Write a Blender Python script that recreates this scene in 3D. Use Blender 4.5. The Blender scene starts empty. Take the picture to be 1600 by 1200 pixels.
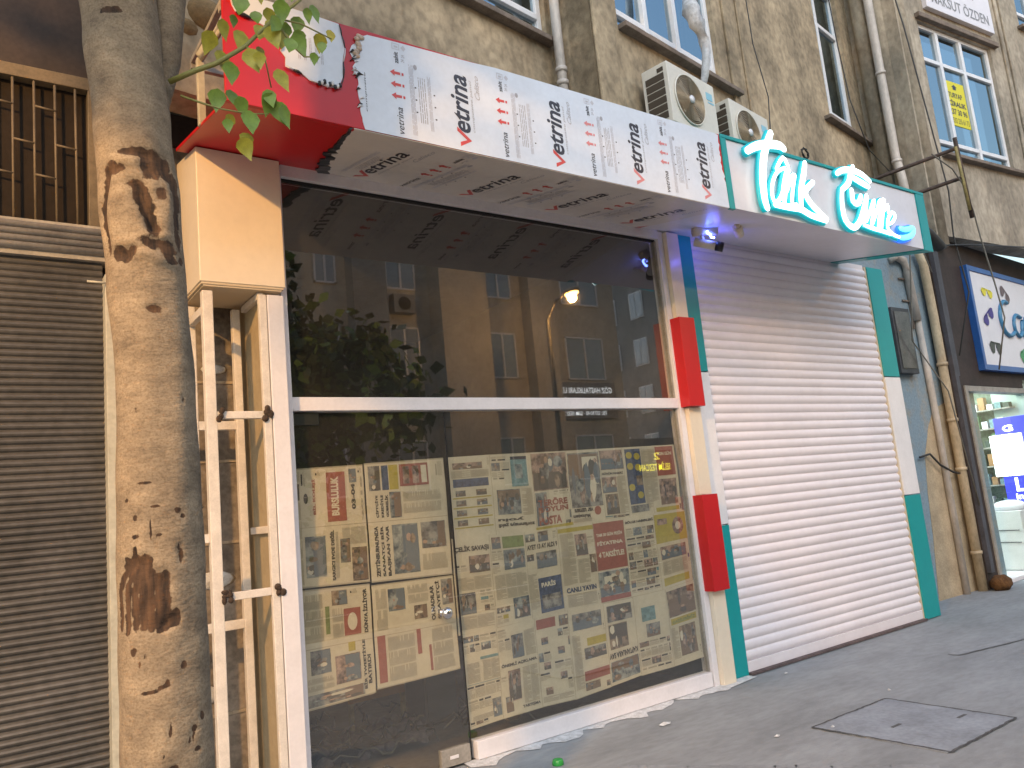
import bpy, bmesh, math, random
from mathutils import Vector, Matrix
R = math.radians
rnd = random.Random(7)
sc = bpy.context.scene
C = sc.collection

# ------------------------------------------------------------------ camera
cam = bpy.data.cameras.new('camera'); camo = bpy.data.objects.new('camera', cam); C.objects.link(camo)
yaw, pitch, roll, fpx, D = 0.62510, 0.15470, -0.09590, 1235.67, 4.4184
fw = Vector((math.sin(yaw)*math.cos(pitch), math.cos(yaw)*math.cos(pitch), math.sin(pitch)))
rt = fw.cross(Vector((0, 0, 1))).normalized(); up = rt.cross(fw)
rt2 = rt*math.cos(roll)+up*math.sin(roll); up2 = -rt*math.sin(roll)+up*math.cos(roll)
m = Matrix((rt2, up2, -fw)).transposed().to_4x4(); m.translation = Vector((0, -D, 1.5))
camo.matrix_world = m
cam.sensor_width = 36; cam.sensor_fit = 'HORIZONTAL'; cam.lens = 36*fpx/1600
cam.clip_start = 0.05; cam.clip_end = 500
sc.camera = camo

# ------------------------------------------------------------------ world, sun, exposure
w = bpy.data.worlds.new('World'); sc.world = w; w.use_nodes = True
nt = w.node_tree; bg = nt.nodes['Background']
sky = nt.nodes.new('ShaderNodeTexSky'); sky.sky_type = 'NISHITA'; sky.sun_disc = False
SUN_EL, SUN_ROT = R(38), R(200)
sky.sun_elevation = SUN_EL; sky.sun_rotation = SUN_ROT; sky.air_density = 1.8; sky.dust_density = 2.2; sky.ozone_density = 2.5
nt.links.new(sky.outputs[0], bg.inputs[0]); bg.inputs[1].default_value = 0.15
sl = bpy.data.lights.new('sun', 'SUN'); sl.energy = 0.6; sl.angle = R(70); sl.color = (0.56, 0.76, 1.0)
so = bpy.data.objects.new('sun', sl); C.objects.link(so)
so.rotation_euler = (R(67), 0, R(-15))
sc.view_settings.view_transform = 'Standard'; sc.view_settings.look = 'None'
sc.view_settings.gamma = 1; sc.view_settings.exposure = 0.86
sc.view_settings.use_curve_mapping = False

# ------------------------------------------------------------------ materials
MATS = {}
def M(name, col, rough=.6, metal=0, var=0, vs=3., stretch=(1, 1, 1), bump=0, bs=40., emit=None, est=0, spec=.5, col2=None, coat=0, thr=None):
    if name in MATS: return MATS[name]
    mt = bpy.data.materials.new(name); mt.use_nodes = True; n = mt.node_tree.nodes; l = mt.node_tree.links
    b = n['Principled BSDF']
    b.inputs['Base Color'].default_value = (*col, 1); b.inputs['Roughness'].default_value = rough
    b.inputs['Metallic'].default_value = metal; b.inputs['Specular IOR Level'].default_value = spec
    if coat: b.inputs['Coat Weight'].default_value = coat; b.inputs['Coat Roughness'].default_value = .15
    if emit: b.inputs['Emission Color'].default_value = (*emit, 1); b.inputs['Emission Strength'].default_value = est
    tc = n.new('ShaderNodeNewGeometry') if (var or bump or col2) else None
    if tc:
        mp = n.new('ShaderNodeMapping'); mp.inputs['Scale'].default_value = stretch; l.new(tc.outputs['Position'], mp.inputs[0])
    if var or col2:
        t = n.new('ShaderNodeTexNoise'); t.inputs['Scale'].default_value = vs; t.inputs['Detail'].default_value = 8; t.inputs['Roughness'].default_value = .65
        l.new(mp.outputs[0], t.inputs[0])
        r = n.new('ShaderNodeValToRGB'); e = r.color_ramp.elements
        lo, hi = (thr or (.32, .68))
        e[0].position = lo; e[1].position = hi
        c2 = col2 or tuple(c*(1-var) for c in col); c1 = col if col2 else tuple(min(1, c*(1+var*.6)) for c in col)
        e[0].color = (*c2, 1); e[1].color = (*c1, 1)
        l.new(t.outputs[0], r.inputs[0])
        t2 = n.new('ShaderNodeTexNoise'); t2.inputs['Scale'].default_value = vs*9; t2.inputs['Detail'].default_value = 6
        l.new(mp.outputs[0], t2.inputs[0])
        mx = n.new('ShaderNodeMix'); mx.data_type = 'RGBA'; mx.blend_type = 'MULTIPLY'; mx.inputs[0].default_value = min(1, (var or .2)*1.5)
        l.new(r.outputs[0], mx.inputs[6])
        r2 = n.new('ShaderNodeValToRGB'); r2.color_ramp.elements[0].position = .35; r2.color_ramp.elements[1].position = .6
        r2.color_ramp.elements[0].color = (.62, .62, .62, 1)
        l.new(t2.outputs[0], r2.inputs[0]); l.new(r2.outputs[0], mx.inputs[7])
        l.new(mx.outputs[2], b.inputs['Base Color'])
    if bump:
        t3 = n.new('ShaderNodeTexNoise'); t3.inputs['Scale'].default_value = bs; t3.inputs['Detail'].default_value = 6
        l.new(mp.outputs[0], t3.inputs[0])
        bm_ = n.new('ShaderNodeBump'); bm_.inputs['Strength'].default_value = bump; bm_.inputs['Distance'].default_value = .01
        l.new(t3.outputs[0], bm_.inputs['Height']); l.new(bm_.outputs[0], b.inputs['Normal'])
    MATS[name] = mt; return mt

def glass_mat(name, tint, base, gcol=(1, 1, 1), dust_haze=.014, rough=.014):
    mt = bpy.data.materials.new(name); mt.use_nodes = True; n = mt.node_tree.nodes; l = mt.node_tree.links
    n.remove(n['Principled BSDF']); out = n['Material Output']
    tr = n.new('ShaderNodeBsdfTransparent'); tr.inputs[0].default_value = (*tint, 1)
    gl = n.new('ShaderNodeBsdfGlossy'); gl.inputs['Roughness'].default_value = rough; gl.inputs[0].default_value = (*gcol, 1)
    fr = n.new('ShaderNodeFresnel'); fr.inputs[0].default_value = base
    ge = n.new('ShaderNodeNewGeometry'); iv = n.new('ShaderNodeMath'); iv.operation = 'SUBTRACT'; iv.inputs[0].default_value = 1; l.new(ge.outputs['Backfacing'], iv.inputs[1])
    mu = n.new('ShaderNodeMath'); mu.operation = 'MULTIPLY'; l.new(fr.outputs[0], mu.inputs[0]); l.new(iv.outputs[0], mu.inputs[1])
    mx = n.new('ShaderNodeMixShader'); l.new(mu.outputs[0], mx.inputs[0]); l.new(tr.outputs[0], mx.inputs[1]); l.new(gl.outputs[0], mx.inputs[2])
    df = n.new('ShaderNodeBsdfDiffuse'); df.inputs[0].default_value = (.62, .60, .56, 1); m3 = n.new('ShaderNodeMixShader')  # pale diffuse veil: dusty glass that also paints haze over reflections
    tn = n.new('ShaderNodeTexNoise'); tn.inputs['Scale'].default_value = 1.3; tn.inputs['Detail'].default_value = 6; l.new(ge.outputs['Position'], tn.inputs[0])
    md = n.new('ShaderNodeMath'); md.operation = 'MULTIPLY'; md.inputs[1].default_value = dust_haze*2; l.new(tn.outputs[0], md.inputs[0]); l.new(md.outputs[0], m3.inputs[0])
    l.new(mx.outputs[0], m3.inputs[1]); l.new(df.outputs[0], m3.inputs[2])
    l.new(m3.outputs[0], out.inputs[0]); MATS[name] = mt; return mt

CONC = M('plaster_wall', (.40, .32, .215), .92, var=.55, vs=1.7, bump=1.0, bs=17, stretch=(1, 1, .8))
CONC2 = M('grey_plaster', (.39, .345, .275), .92, var=.45, vs=1.9, bump=.9, bs=20, stretch=(1, 1, .6))
BLOCK = M('bare_block', (.27, .235, .20), .95, var=.5, vs=4, bump=.7, bs=30)
BLUE = M('faded_blue_paint', (.22, .30, .36), .8, var=.3, vs=4, bump=.3, bs=50, col2=(.30, .29, .25), thr=(.3, .5))
OCHRE = M('bare_ochre_plaster', (.45, .36, .24), .9, var=.25, vs=5, bump=.4, bs=40)
PAVE = M('pavement', (.265, .29, .31), .88, var=.22, vs=1.6, bump=.35, bs=60, stretch=(.6, 1.5, 1))
PAVE2 = M('pavement_band', (.28, .305, .33), .88, var=.25, vs=3, bump=.35, bs=60)
ASPH = M('asphalt', (.06, .06, .065), .9, var=.2, vs=2, bump=.3)
WHITEP = M('white_lacquer', (.76, .75, .77), .35, var=.06, vs=6)
WALU = M('white_aluminium', (.72, .70, .73), .38, var=.07, vs=5)
WSTEEL = M('painted_steel', (.68, .63, .57), .5, var=.14, vs=14, bump=.15, bs=60)
WELD = M('weld_rust', (.07, .045, .03), .9, var=.6, vs=60, bump=.8, bs=90)
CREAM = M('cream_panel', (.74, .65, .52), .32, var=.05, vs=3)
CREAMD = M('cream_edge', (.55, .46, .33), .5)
BEIGE = M('beige_board', (.38, .31, .20), .7, var=.15, vs=5)
RED = M('red_composite', (.50, .010, .014), .36, var=.06, vs=2)
TEAL = M('teal_panel', (.004, .30, .31), .32, var=.05, vs=3)
FILM = M('protective_film', (.68, .74, .84), .22, var=.06, vs=3.5, bump=.35, bs=5)
FILMS = M('film_print_grey', (.36, .36, .40), .4)
INK = M('print_black', (.035, .035, .05), .35)
PRED = M('print_red', (.60, .07, .06), .35)
PREDL = M('print_pale_red', (.66, .24, .25), .35)
FOILB = M('film_backing_dark', (.03, .035, .04), .3, metal=.2)
FOILW = M('film_curl', (.7, .72, .76), .12, bump=.9, bs=40)
SHUT = M('white_slats', (.76, .715, .75), .27, var=.05, vs=2, coat=.2)
SHUTD = M('grey_slats', (.095, .09, .085), .5, var=.35, vs=3, metal=.2)
DARKB = M('dark_brown_panel', (.042, .028, .023), .7, var=.4, vs=4)
GRILL = M('brown_grille', (.15, .115, .07), .6, var=.3, vs=10)
GREYM = M('grey_metal', (.32, .30, .27), .5, var=.25, vs=8)
RAILM = M('pale_rail', (.44, .42, .34), .5, var=.2, vs=6)
DARK = M('dark_void', (.012, .011, .012), .8)
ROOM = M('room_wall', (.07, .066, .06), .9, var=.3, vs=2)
ROOMF = M('room_floor', (.16, .14, .12), .7, var=.35, vs=3)
BLACK = M('black_plastic', (.015, .015, .018), .4)
CABLE = M('cable', (.03, .03, .03), .6)
CABLEG = M('cable_grey', (.16, .15, .13), .6)
DUST = M('dusty_rubble', (.16, .14, .16), .9, var=.5, vs=20, bump=.6)
BARK = None
PVC = M('white_pvc', (.72, .74, .78), .35, var=.1, vs=6)
PIPE = M('pipe_pvc', (.50, .46, .42), .5, var=.25, vs=5, stretch=(1, 1, .4))
PIPE2 = M('pipe_ochre', (.50, .41, .28), .55, var=.3, vs=5, stretch=(1, 1, .5))
SILL = M('stone_sill', (.20, .16, .13), .85, var=.35, vs=8)
RUST = M('rusty_steel', (.075, .05, .04), .8, var=.6, vs=14)
RUSTY = M('yellowed_steel', (.30, .25, .10), .7, var=.4, vs=14)
RUSTO = M('orange_rust_lump', (.13, .06, .018), .95, var=.5, vs=30, bump=1, bs=60)
ACW = M('ac_casing', (.66, .63, .56), .45, var=.08, vs=4)
ACF = M('ac_fan_metal', (.42, .33, .22), .35, metal=.5, var=.2, vs=10)
ACL = M('label_blue', (.25, .50, .62), .4)
CHROME = M('chrome', (.7, .7, .72), .12, metal=1)
YEL = M('poster_yellow', (.66, .60, .03), .5)
NAVY = M('deep_blue', (.02, .10, .34), .4, var=.15, vs=6)
SGNW = M('sign_white', (.68, .68, .74), .4, var=.05, vs=4)
SGNL = M('sign_letter_blue', (.05, .20, .36), .4)
GRN = M('sign_green', (.05, .28, .11), .5); PUR = M('sign_purple', (.05, .03, .22), .5); BRN = M('sign_brown', (.13, .09, .10), .5)
NEONW = M('neon_core', (.9, 1, 1), .4, emit=(.80, 1, 1), est=1.6)
NEONC = M('neon_rim', (.0, .30, .34), .4, emit=(.0, .50, .58), est=.26)
NEONB = M('neon_rim_blue', (.0, .1, .6), .4, emit=(.02, .16, .9), est=.8)
NEONM = M('neon_core_blue', (.2, .7, .9), .4, emit=(.12, .62, 1), est=1.1)
BLED = M('blue_led', (.1, .1, 1), .4, emit=(.12, .2, 1), est=14)
SODIUM = M('sodium_lens', (1, .6, .2), .4, emit=(1, .52, .12), est=28)
WHITE_LIT = M('lit_white', (1, 1, 1), .4, emit=(.86, 1, .97), est=6)
LTXT = M('lit_text', (1, 1, 1), .4, emit=(.9, .97, 1), est=1.3)
LYEL = M('lit_yellow', (1, 1, .1), .4, emit=(1, .85, .05), est=2.0)
GL_SHOP = glass_mat('shop_glass', (.96, .95, .90), 2.35)
GL_WIN = glass_mat('window_glass', (.35, .4, .42), 5.0, (.70, .88, 1), .004)
GL_CLEAR = glass_mat('clear_glass', (.96, .98, .96), 1.3, (1, 1, 1), .0)
LEAF = M('leaf_green', (.15, .25, .03), .5, var=.25, vs=40)
LEAFY = M('leaf_yellow_green', (.34, .32, .03), .5, var=.25, vs=40)
LEAFD = M('leaf_dark', (.045, .075, .015), .6, var=.3, vs=6)
TWIG = M('green_twig', (.20, .20, .06), .6)
PAPER = M('newsprint', (.55, .51, .42), .85, var=.10, vs=4)
PTXT = M('news_text', (.33, .305, .25), .85)
PINK = M('news_ink', (.055, .05, .05), .8)
PRD = M('news_red', (.30, .105, .085), .8, var=.15, vs=40); PBL = M('news_blue', (.07, .10, .19), .8, var=.5, vs=40)
PYL = M('news_yellow', (.40, .34, .07), .8, var=.15, vs=30); PCY = M('news_cyan', (.18, .30, .33), .8, var=.4, vs=30)
PGN = M('news_green', (.20, .25, .11), .8, var=.3, vs=30); PWH = M('news_white', (.58, .55, .47), .8, var=.08, vs=20)
PH = [M('news_photo_brown', (.32, .25, .19), .8, vs=20, col2=(.07, .055, .05), thr=(.38, .6)),
      M('news_photo_grey', (.30, .30, .29), .8, vs=18, col2=(.06, .06, .07), thr=(.38, .6)),
      M('news_photo_blue', (.33, .36, .36), .8, vs=16, col2=(.05, .07, .10), thr=(.38, .6)),
      M('news_photo_pink', (.42, .31, .27), .8, vs=19, col2=(.10, .075, .07), thr=(.38, .6))]
SKIN = M('news_skin', (.36, .25, .19), .85); SHD = [M('news_shade', (.10, .09, .085), .85), M('news_shade_blue', (.13, .16, .20), .85), M('news_shade_brown', (.18, .13, .10), .85)]
FOLD_SHADE = M('news_crease_shade', (.37, .34, .27), .9)
GREENCAP = M('green_plastic', (.03, .30, .05), .25)
OPW = M('opposite_plaster', (.50, .46, .40), .9, var=.2, vs=.8)
OPG = M('opposite_grey', (.26, .27, .28), .9, var=.2, vs=.8)

# ------------------------------------------------------------------ mesh helpers
ORG = {}
def tag(o, label=None, cat=None, group=None, kind=None):
    if label: o['label'] = label
    if cat: o['category'] = cat
    if group: o['group'] = group
    if kind: o['kind'] = kind
    return o
def thing(name, loc, label, cat, group=None):
    o = bpy.data.objects.new(name, None); C.objects.link(o); o.location = loc; o.empty_display_size = .1
    ORG[o.name] = Vector(loc); return tag(o, label, cat, group)
class MB:
    def __init__(s, T=None): s.v = []; s.f = []; s.mi = []; s.sm = []; s.ms = []; s.T = T
    def mat(s, m):
        if m not in s.ms: s.ms.append(m)
        return s.ms.index(m)
    def add(s, vs, fs, m, smooth=False):
        o = len(s.v); k = s.mat(m)
        s.v += [tuple(s.T(*p)) if s.T else tuple(p) for p in vs]
        for f in fs: s.f.append([i+o for i in f]); s.mi.append(k); s.sm.append(smooth)
        return s
    def box(s, x0, x1, y0, y1, z0, z1, m):
        v = [(x, y, z) for x in (x0, x1) for y in (y0, y1) for z in (z0, z1)]
        return s.add(v, [(0, 1, 3, 2), (4, 6, 7, 5), (0, 4, 5, 1), (2, 3, 7, 6), (0, 2, 6, 4), (1, 5, 7, 3)], m)
    def quad(s, a, b, c, d, m): return s.add([a, b, c, d], [(0, 1, 2, 3)], m)
    def hexa(s, p, m):  # p: 8 points bottom 4 then top 4
        return s.add(p, [(0, 3, 2, 1), (4, 5, 6, 7), (0, 1, 5, 4), (1, 2, 6, 5), (2, 3, 7, 6), (3, 0, 4, 7)], m)
    def tube(s, pts, r, m, n=8, flat=None, cap=True):
        P = [Vector(p) for p in pts]; rs = r if isinstance(r, (list, tuple)) else [r]*len(P)
        vs = []; 
        for i, p in enumerate(P):
            t = (P[min(i+1, len(P)-1)]-P[max(i-1, 0)])
            t = t.normalized() if t.length > 1e-9 else Vector((0, 0, 1))
            if flat: a = Vector(flat).normalized(); b = t.cross(a)
            else:
                a = t.cross(Vector((0, 0, 1)) if abs(t.z) < .9 else Vector((0, 1, 0)))
            if flat is None: a.normalize(); b = t.cross(a)
            b.normalize()
            for k in range(n):
                an = 2*math.pi*k/n
                vs.append(p+a*math.cos(an)*rs[i]*(.45 if flat else 1)+b*math.sin(an)*rs[i])
        fs = []
        for i in range(len(P)-1):
            for k in range(n): fs.append((i*n+k, i*n+(k+1) % n, (i+1)*n+(k+1) % n, (i+1)*n+k))
        if cap: fs.append(tuple(range(n))[::-1]); fs.append(tuple(range((len(P)-1)*n, len(P)*n)))
        return s.add([tuple(v) for v in vs], fs, m, True)
    def cyl(s, a, b, r, m, n=20): return s.tube([a, b], r, m, n)
    def ell(s, c, r, m, n=10, k=6):
        vs = []; 
        for j in range(k+1):
            ph = math.pi*j/k
            for i in range(n):
                th = 2*math.pi*i/n; vs.append((c[0]+r[0]*math.sin(ph)*math.cos(th), c[1]+r[1]*math.sin(ph)*math.sin(th), c[2]+r[2]*math.cos(ph)))
        fs = [(j*n+i, (j+1)*n+i, (j+1)*n+(i+1) % n, j*n+(i+1) % n) for j in range(k) for i in range(n)]
        return s.add(vs, fs, m, True)
    def mesh(s, vs, fs, m, f):  # place a 2d mesh through mapping f(u,v)->xyz
        return s.add([f(x, y) for x, y in vs], fs, m)
    def build(s, name, parent=None, bevel=0, label=None):
        org = Vector((0, 0, 0))
        if parent: org = ORG[parent.name]
        elif s.v:
            xs = [p[0] for p in s.v]; ys = [p[1] for p in s.v]; zs = [p[2] for p in s.v]
            org = Vector(((min(xs)+max(xs))/2, (min(ys)+max(ys))/2, min(zs)))
        me = bpy.data.meshes.new(name); me.from_pydata([tuple(Vector(p)-org) for p in s.v], [], s.f)
        for q in s.ms: me.materials.append(q)
        if s.T:
            b_ = bmesh.new(); b_.from_mesh(me); b_.normal_update()
            bmesh.ops.recalc_face_normals(b_, faces=b_.faces) if all(e.is_manifold for e in b_.edges) else bmesh.ops.reverse_faces(b_, faces=b_.faces)
            fixed = [[v.index for v in f.verts] for f in b_.faces]; b_.free()
            me = bpy.data.meshes.new(name); me.from_pydata([tuple(Vector(p)-org) for p in s.v], [], fixed)
            for q in s.ms: me.materials.append(q)
        me.polygons.foreach_set('material_index', s.mi); me.polygons.foreach_set('use_smooth', s.sm); me.update()
        o = bpy.data.objects.new(name, me); C.objects.link(o)
        if parent: o.parent = parent
        else: o.location = org
        ORG[o.name] = org
        if bevel:
            b = o.modifiers.new('bevel', 'BEVEL'); b.width = bevel; b.segments = 2; b.limit_method = 'ANGLE'
        if label: o['label'] = label
        return o
_tc = {}
def textmesh(t, bold=0., shear=0.):
    k = (t, bold, shear)
    if k in _tc: return _tc[k]
    cu = bpy.data.curves.new('t', 'FONT'); cu.body = t; cu.size = 1; cu.offset = bold; cu.shear = shear
    cu.resolution_u = 3; cu.fill_mode = 'FRONT'
    o = bpy.data.objects.new('t', cu); C.objects.link(o)
    bpy.context.view_layer.update()
    dg = bpy.context.evaluated_depsgraph_get(); me = bpy.data.meshes.new_from_object(o.evaluated_get(dg))
    vs = [(v.co.x, v.co.y) for v in me.vertices]; fs = [tuple(p.vertices) for p in me.polygons]
    bpy.data.objects.remove(o); bpy.data.curves.remove(cu); bpy.data.meshes.remove(me)
    if vs:
        x0 = min(v[0] for v in vs); x1 = max(v[0] for v in vs); y0 = min(v[1] for v in vs); y1 = max(v[1] for v in vs)
    else: x0 = y0 = 0; x1 = y1 = 1
    _tc[k] = (vs, fs, x0, x1, y0, y1); return _tc[k]
def text(mb, t, u0, v0, u1, v1, m, f, bold=.012, shear=0.):
    """text fitted into the rectangle (u0,v0)-(u1,v1) of mapping f"""
    vs, fs, x0, x1, y0, y1 = textmesh(t, bold, shear)
    sx = (u1-u0)/(x1-x0); sy = (v1-v0)/(y1-y0)
    mb.mesh([(u0+(x-x0)*sx, v0+(y-y0)*sy) for x, y in vs], fs, m, f)
def plane(x0, y0, mm):
    """wall frame: u = world X on the wall, d = outward offset, z"""
    n = Vector((mm, -1, 0)).normalized()
    return lambda u, d, z: (u+n.x*d, y0+mm*(u-x0)+n.y*d, z)
def wall(mb, u0, u1, z0, z1, holes, thick, m):
    us = sorted({u0, u1, *[h[0] for h in holes], *[h[1] for h in holes]}); zs = sorted({z0, z1, *[h[2] for h in holes], *[h[3] for h in holes]})
    us = [u for u in us if u0 <= u <= u1]; zs = [z for z in zs if z0 <= z <= z1]
    def solid(i, j):
        if i < 0 or j < 0 or i >= len(us)-1 or j >= len(zs)-1: return False
        cu = (us[i]+us[i+1])/2; cz = (zs[j]+zs[j+1])/2
        return not any(h[0] < cu < h[1] and h[2] < cz < h[3] for h in holes)
    for i in range(len(us)-1):
        for j in range(len(zs)-1):
            if not solid(i, j): continue
            a, b, c, d = us[i], us[i+1], zs[j], zs[j+1]
            mb.quad((a, 0, c), (b, 0, c), (b, 0, d), (a, 0, d), m)
            mb.quad((a, -thick, c), (a, -thick, d), (b, -thick, d), (b, -thick, c), m)
            if not solid(i-1, j): mb.quad((a, 0, c), (a, 0, d), (a, -thick, d), (a, -thick, c), m)
            if not solid(i+1, j): mb.quad((b, 0, c), (b, -thick, c), (b, -thick, d), (b, 0, d), m)
            if not solid(i, j-1): mb.quad((a, 0, c), (a, -thick, c), (b, -thick, c), (b, 0, c), m)
            if not solid(i, j+1): mb.quad((a, 0, d), (b, 0, d), (b, -thick, d), (a, -thick, d), m)

# ------------------------------------------------------------------ ground
def struct(mb, name, **k): o = mb.build(name, **k); o['kind'] = 'structure'; return o
g = MB(); g.box(-60, 90, -120, 60, -.6, -.16, ASPH); struct(g, 'ground')
g = MB(); g.box(-40, 70, -13, -6.2, -.16, -.13, ASPH)
for i in range(-8, 16): g.box(i*4, i*4+2, -9.65, -9.53, -.13, -.126, WHITEP)
struct(g, 'road')
g = MB(); n = 60
g.box(-40, 70, -6.0, 8, -.16, 0, PAVE)
struct(g, 'pavement')
g = MB(); g.box(-40, 70, -6.2, -6.0, -.16, .02, CONC2); g.box(-40, 70, -13.2, -13, -.16, .02, CONC2); struct(g, 'kerb', bevel=.01)
g = MB(); g.box(-40, 70, -30, -13.2, -.16, -.004, PAVE); struct(g, 'far_pavement')
# bands where the paving was patched
g = MB()
def strip(mb, pts, wd, z, m):
    for i in range(len(pts)-1):
        a = Vector((*pts[i], 0)); b = Vector((*pts[i+1], 0)); t = (b-a).normalized(); nrm = Vector((-t.y, t.x, 0))
        w0 = wd*(.8+.4*rnd.random()); w1 = w0
        mb.quad(tuple(a-nrm*w0+Vector((0, 0, z))), tuple(b-nrm*w1+Vector((0, 0, z))), tuple(b+nrm*w1+Vector((0, 0, z))), tuple(a+nrm*w0+Vector((0, 0, z))), m)
def seam(p0, p1, n, amp, wd, m, mb, z=.004):
    pts = []
    for i in range(n+1):
        t = i/n; pts.append((p0[0]+(p1[0]-p0[0])*t+rnd.uniform(-amp, amp), p0[1]+(p1[1]-p0[1])*t+rnd.uniform(-amp, amp)))
    strip(mb, pts, wd, z, m)
PAVED = M('pavement_groove', (.10, .105, .11), .95, var=.4, vs=20)
for p0, p1 in (((6.6, -.95), (9.5, -1.5)), ((3.05, -.75), (4.1, -2.1))):
    seam(p0, p1, 30, .008, .045, PAVE2, g); seam((p0[0], p0[1]-.05), (p1[0], p1[1]-.05), 30, .004, .012, M('pavement_dark_band', (.235, .255, .275), .9, var=.2, vs=8), g, .008)
struct(g, 'pavement_seam')
# white mortar smear along the shop threshold
g = MB(); xs = [2.55+i*.06 for i in range(43)]
MORT = M('white_mortar', (.60, .62, .64), .85, var=.3, vs=25, bump=.6, bs=60)
for i in range(len(xs)-1):
    e0 = -.10-.07*math.sin(i*.9)*math.sin(i*.37)-.02*((i*7) % 3); e1 = -.10-.07*math.sin((i+1)*.9)*math.sin((i+1)*.37)-.02*(((i+1)*7) % 3)
    g.quad((xs[i], e0, .004), (xs[i+1], e1, .004), (xs[i+1], -.01, .012), (xs[i], -.01, .012), MORT)
g.quad((4.80, -.16, .006), (5.22, -.10, .006), (5.2, -.03, .012), (4.80, -.03, .012), MORT)
struct(g, 'threshold')
# manhole cover plate
pl = [(4.32, -1.21), (5.135, -1.22), (5.13, -2.03), (4.35, -2.035)]
mt_ = thing('manhole_cover', (4.73, -1.62, 0), 'square concrete access cover sunk in the pavement in front of the white shutter', 'manhole cover')
g = MB(); g.box(4.33, 5.125, -2.025, -1.215, .001, .006, M('cover_concrete', (.27, .305, .35), .85, var=.25, vs=4, bump=.3, bs=60)); g.build('cover_plate', mt_)
g = MB()
for a, b in zip(pl, pl[1:]+pl[:1]): seam(a, b, 26, .005, .008, PAVED, g, .008)
g.build('joint', mt_)
for x, y in ((4.62, -1.58), (5.0, -1.78)):
    g = MB(); g.box(x-.045, x+.045, y-.009, y+.009, .006, .0085, PAVED); g.build('lifting_slot', mt_)
# litter
def scrap(x, y, s, lab, m=MORT):
    g = MB(); n = 8; v = [(x, y, .012+s*.25)]
    for i in range(n): a = i*math.pi*2/n; rr = s*(.5+rnd.random()*.6); v.append((x+math.cos(a)*rr*1.4, y+math.sin(a)*rr*.8, .004+rnd.random()*s*.2))
    g.add(v, [(0, i+1, (i+1) % n+1) for i in range(n)]+[tuple(range(n, 0, -1))], m)
    tag(g.build('paper_scrap'), lab, 'litter', 'white scraps on the pavement')
scrap(3.85, -.42, .04, 'largest white crumbled scrap on the pavement beside the mortar smear')
scrap(4.06, -1.15, .02, 'small white scrap left of the access cover near the bottom edge of the photo')
scrap(5.42, -.22, .018, 'small white fleck just in front of the left end of the white shutter')
scrap(5.35, -1.12, .014, 'tiny white fleck behind the far corner of the access cover')
scrap(4.40, -1.30, .016, 'tiny white fleck on the left corner of the access cover')
g = MB(); g.tube([(2.915, -.473, .0), (2.915, -.473, .018), (2.915, -.473, .032), (2.915, -.473, .036)], [.034, .034, .028, .012], GREENCAP, 18)
tag(g.build('bottle_cap', bevel=.002), 'bright green plastic cap lying on the pavement near the white threshold', 'cap')

# ------------------------------------------------------------------ building
WA = plane(4, .35, .167); WB = plane(4.9, .05, .167); WC = plane(9.8, .3, -.079)
bld = thing('apartment_building', (5, .3, 0), 'old ochre plastered apartment building standing above the row of shops', 'building')
g = MB(WA); wall(g, .7, 4.7, 3.95, 13.5, [(2.6, 4.2, 5.46, 7.6), (2.6, 4.2, 8.6, 10.6)], .25, CONC); g.build('wall', bld)
g = MB(WB); wall(g, 4.32, 10.8, 3.95, 13.5, [(4.70, 6.42, 5.56, 7.6), (9.15, 9.98, 6.0, 8.1), (4.70, 6.42, 8.6, 10.6), (9.15, 9.98, 9.1, 11)], .25, CONC)
wall(g, 4.32, 4.4, 3.95, 13.5, [], .6, CONC)
g.build('wall', bld)
g = MB(WC); wall(g, 10.35, 24, 4.44, 13.5, [(10.78, 12.62, 5.62, 7.58), (13.68, 15.4, 8.2, 10.0), (16, 17.9, 5.62, 7.6), (20, 21.9, 5.62, 7.6)], .3, CONC2)
wall(g, 10.30, 10.35, 4.44, 13.5, [], 1.3, CONC2); g.build('wall', bld)
# moulded ribs between the two faces
for k, (x, y, r) in enumerate([(10.34, .78, .10), (10.36, .55, .12), (10.44, .33, .13)]):
    g = MB(); g.cyl((x, y, 4.3), (x, y, 13.5), r, CONC2, 20); g.build('rib', bld)
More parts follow.
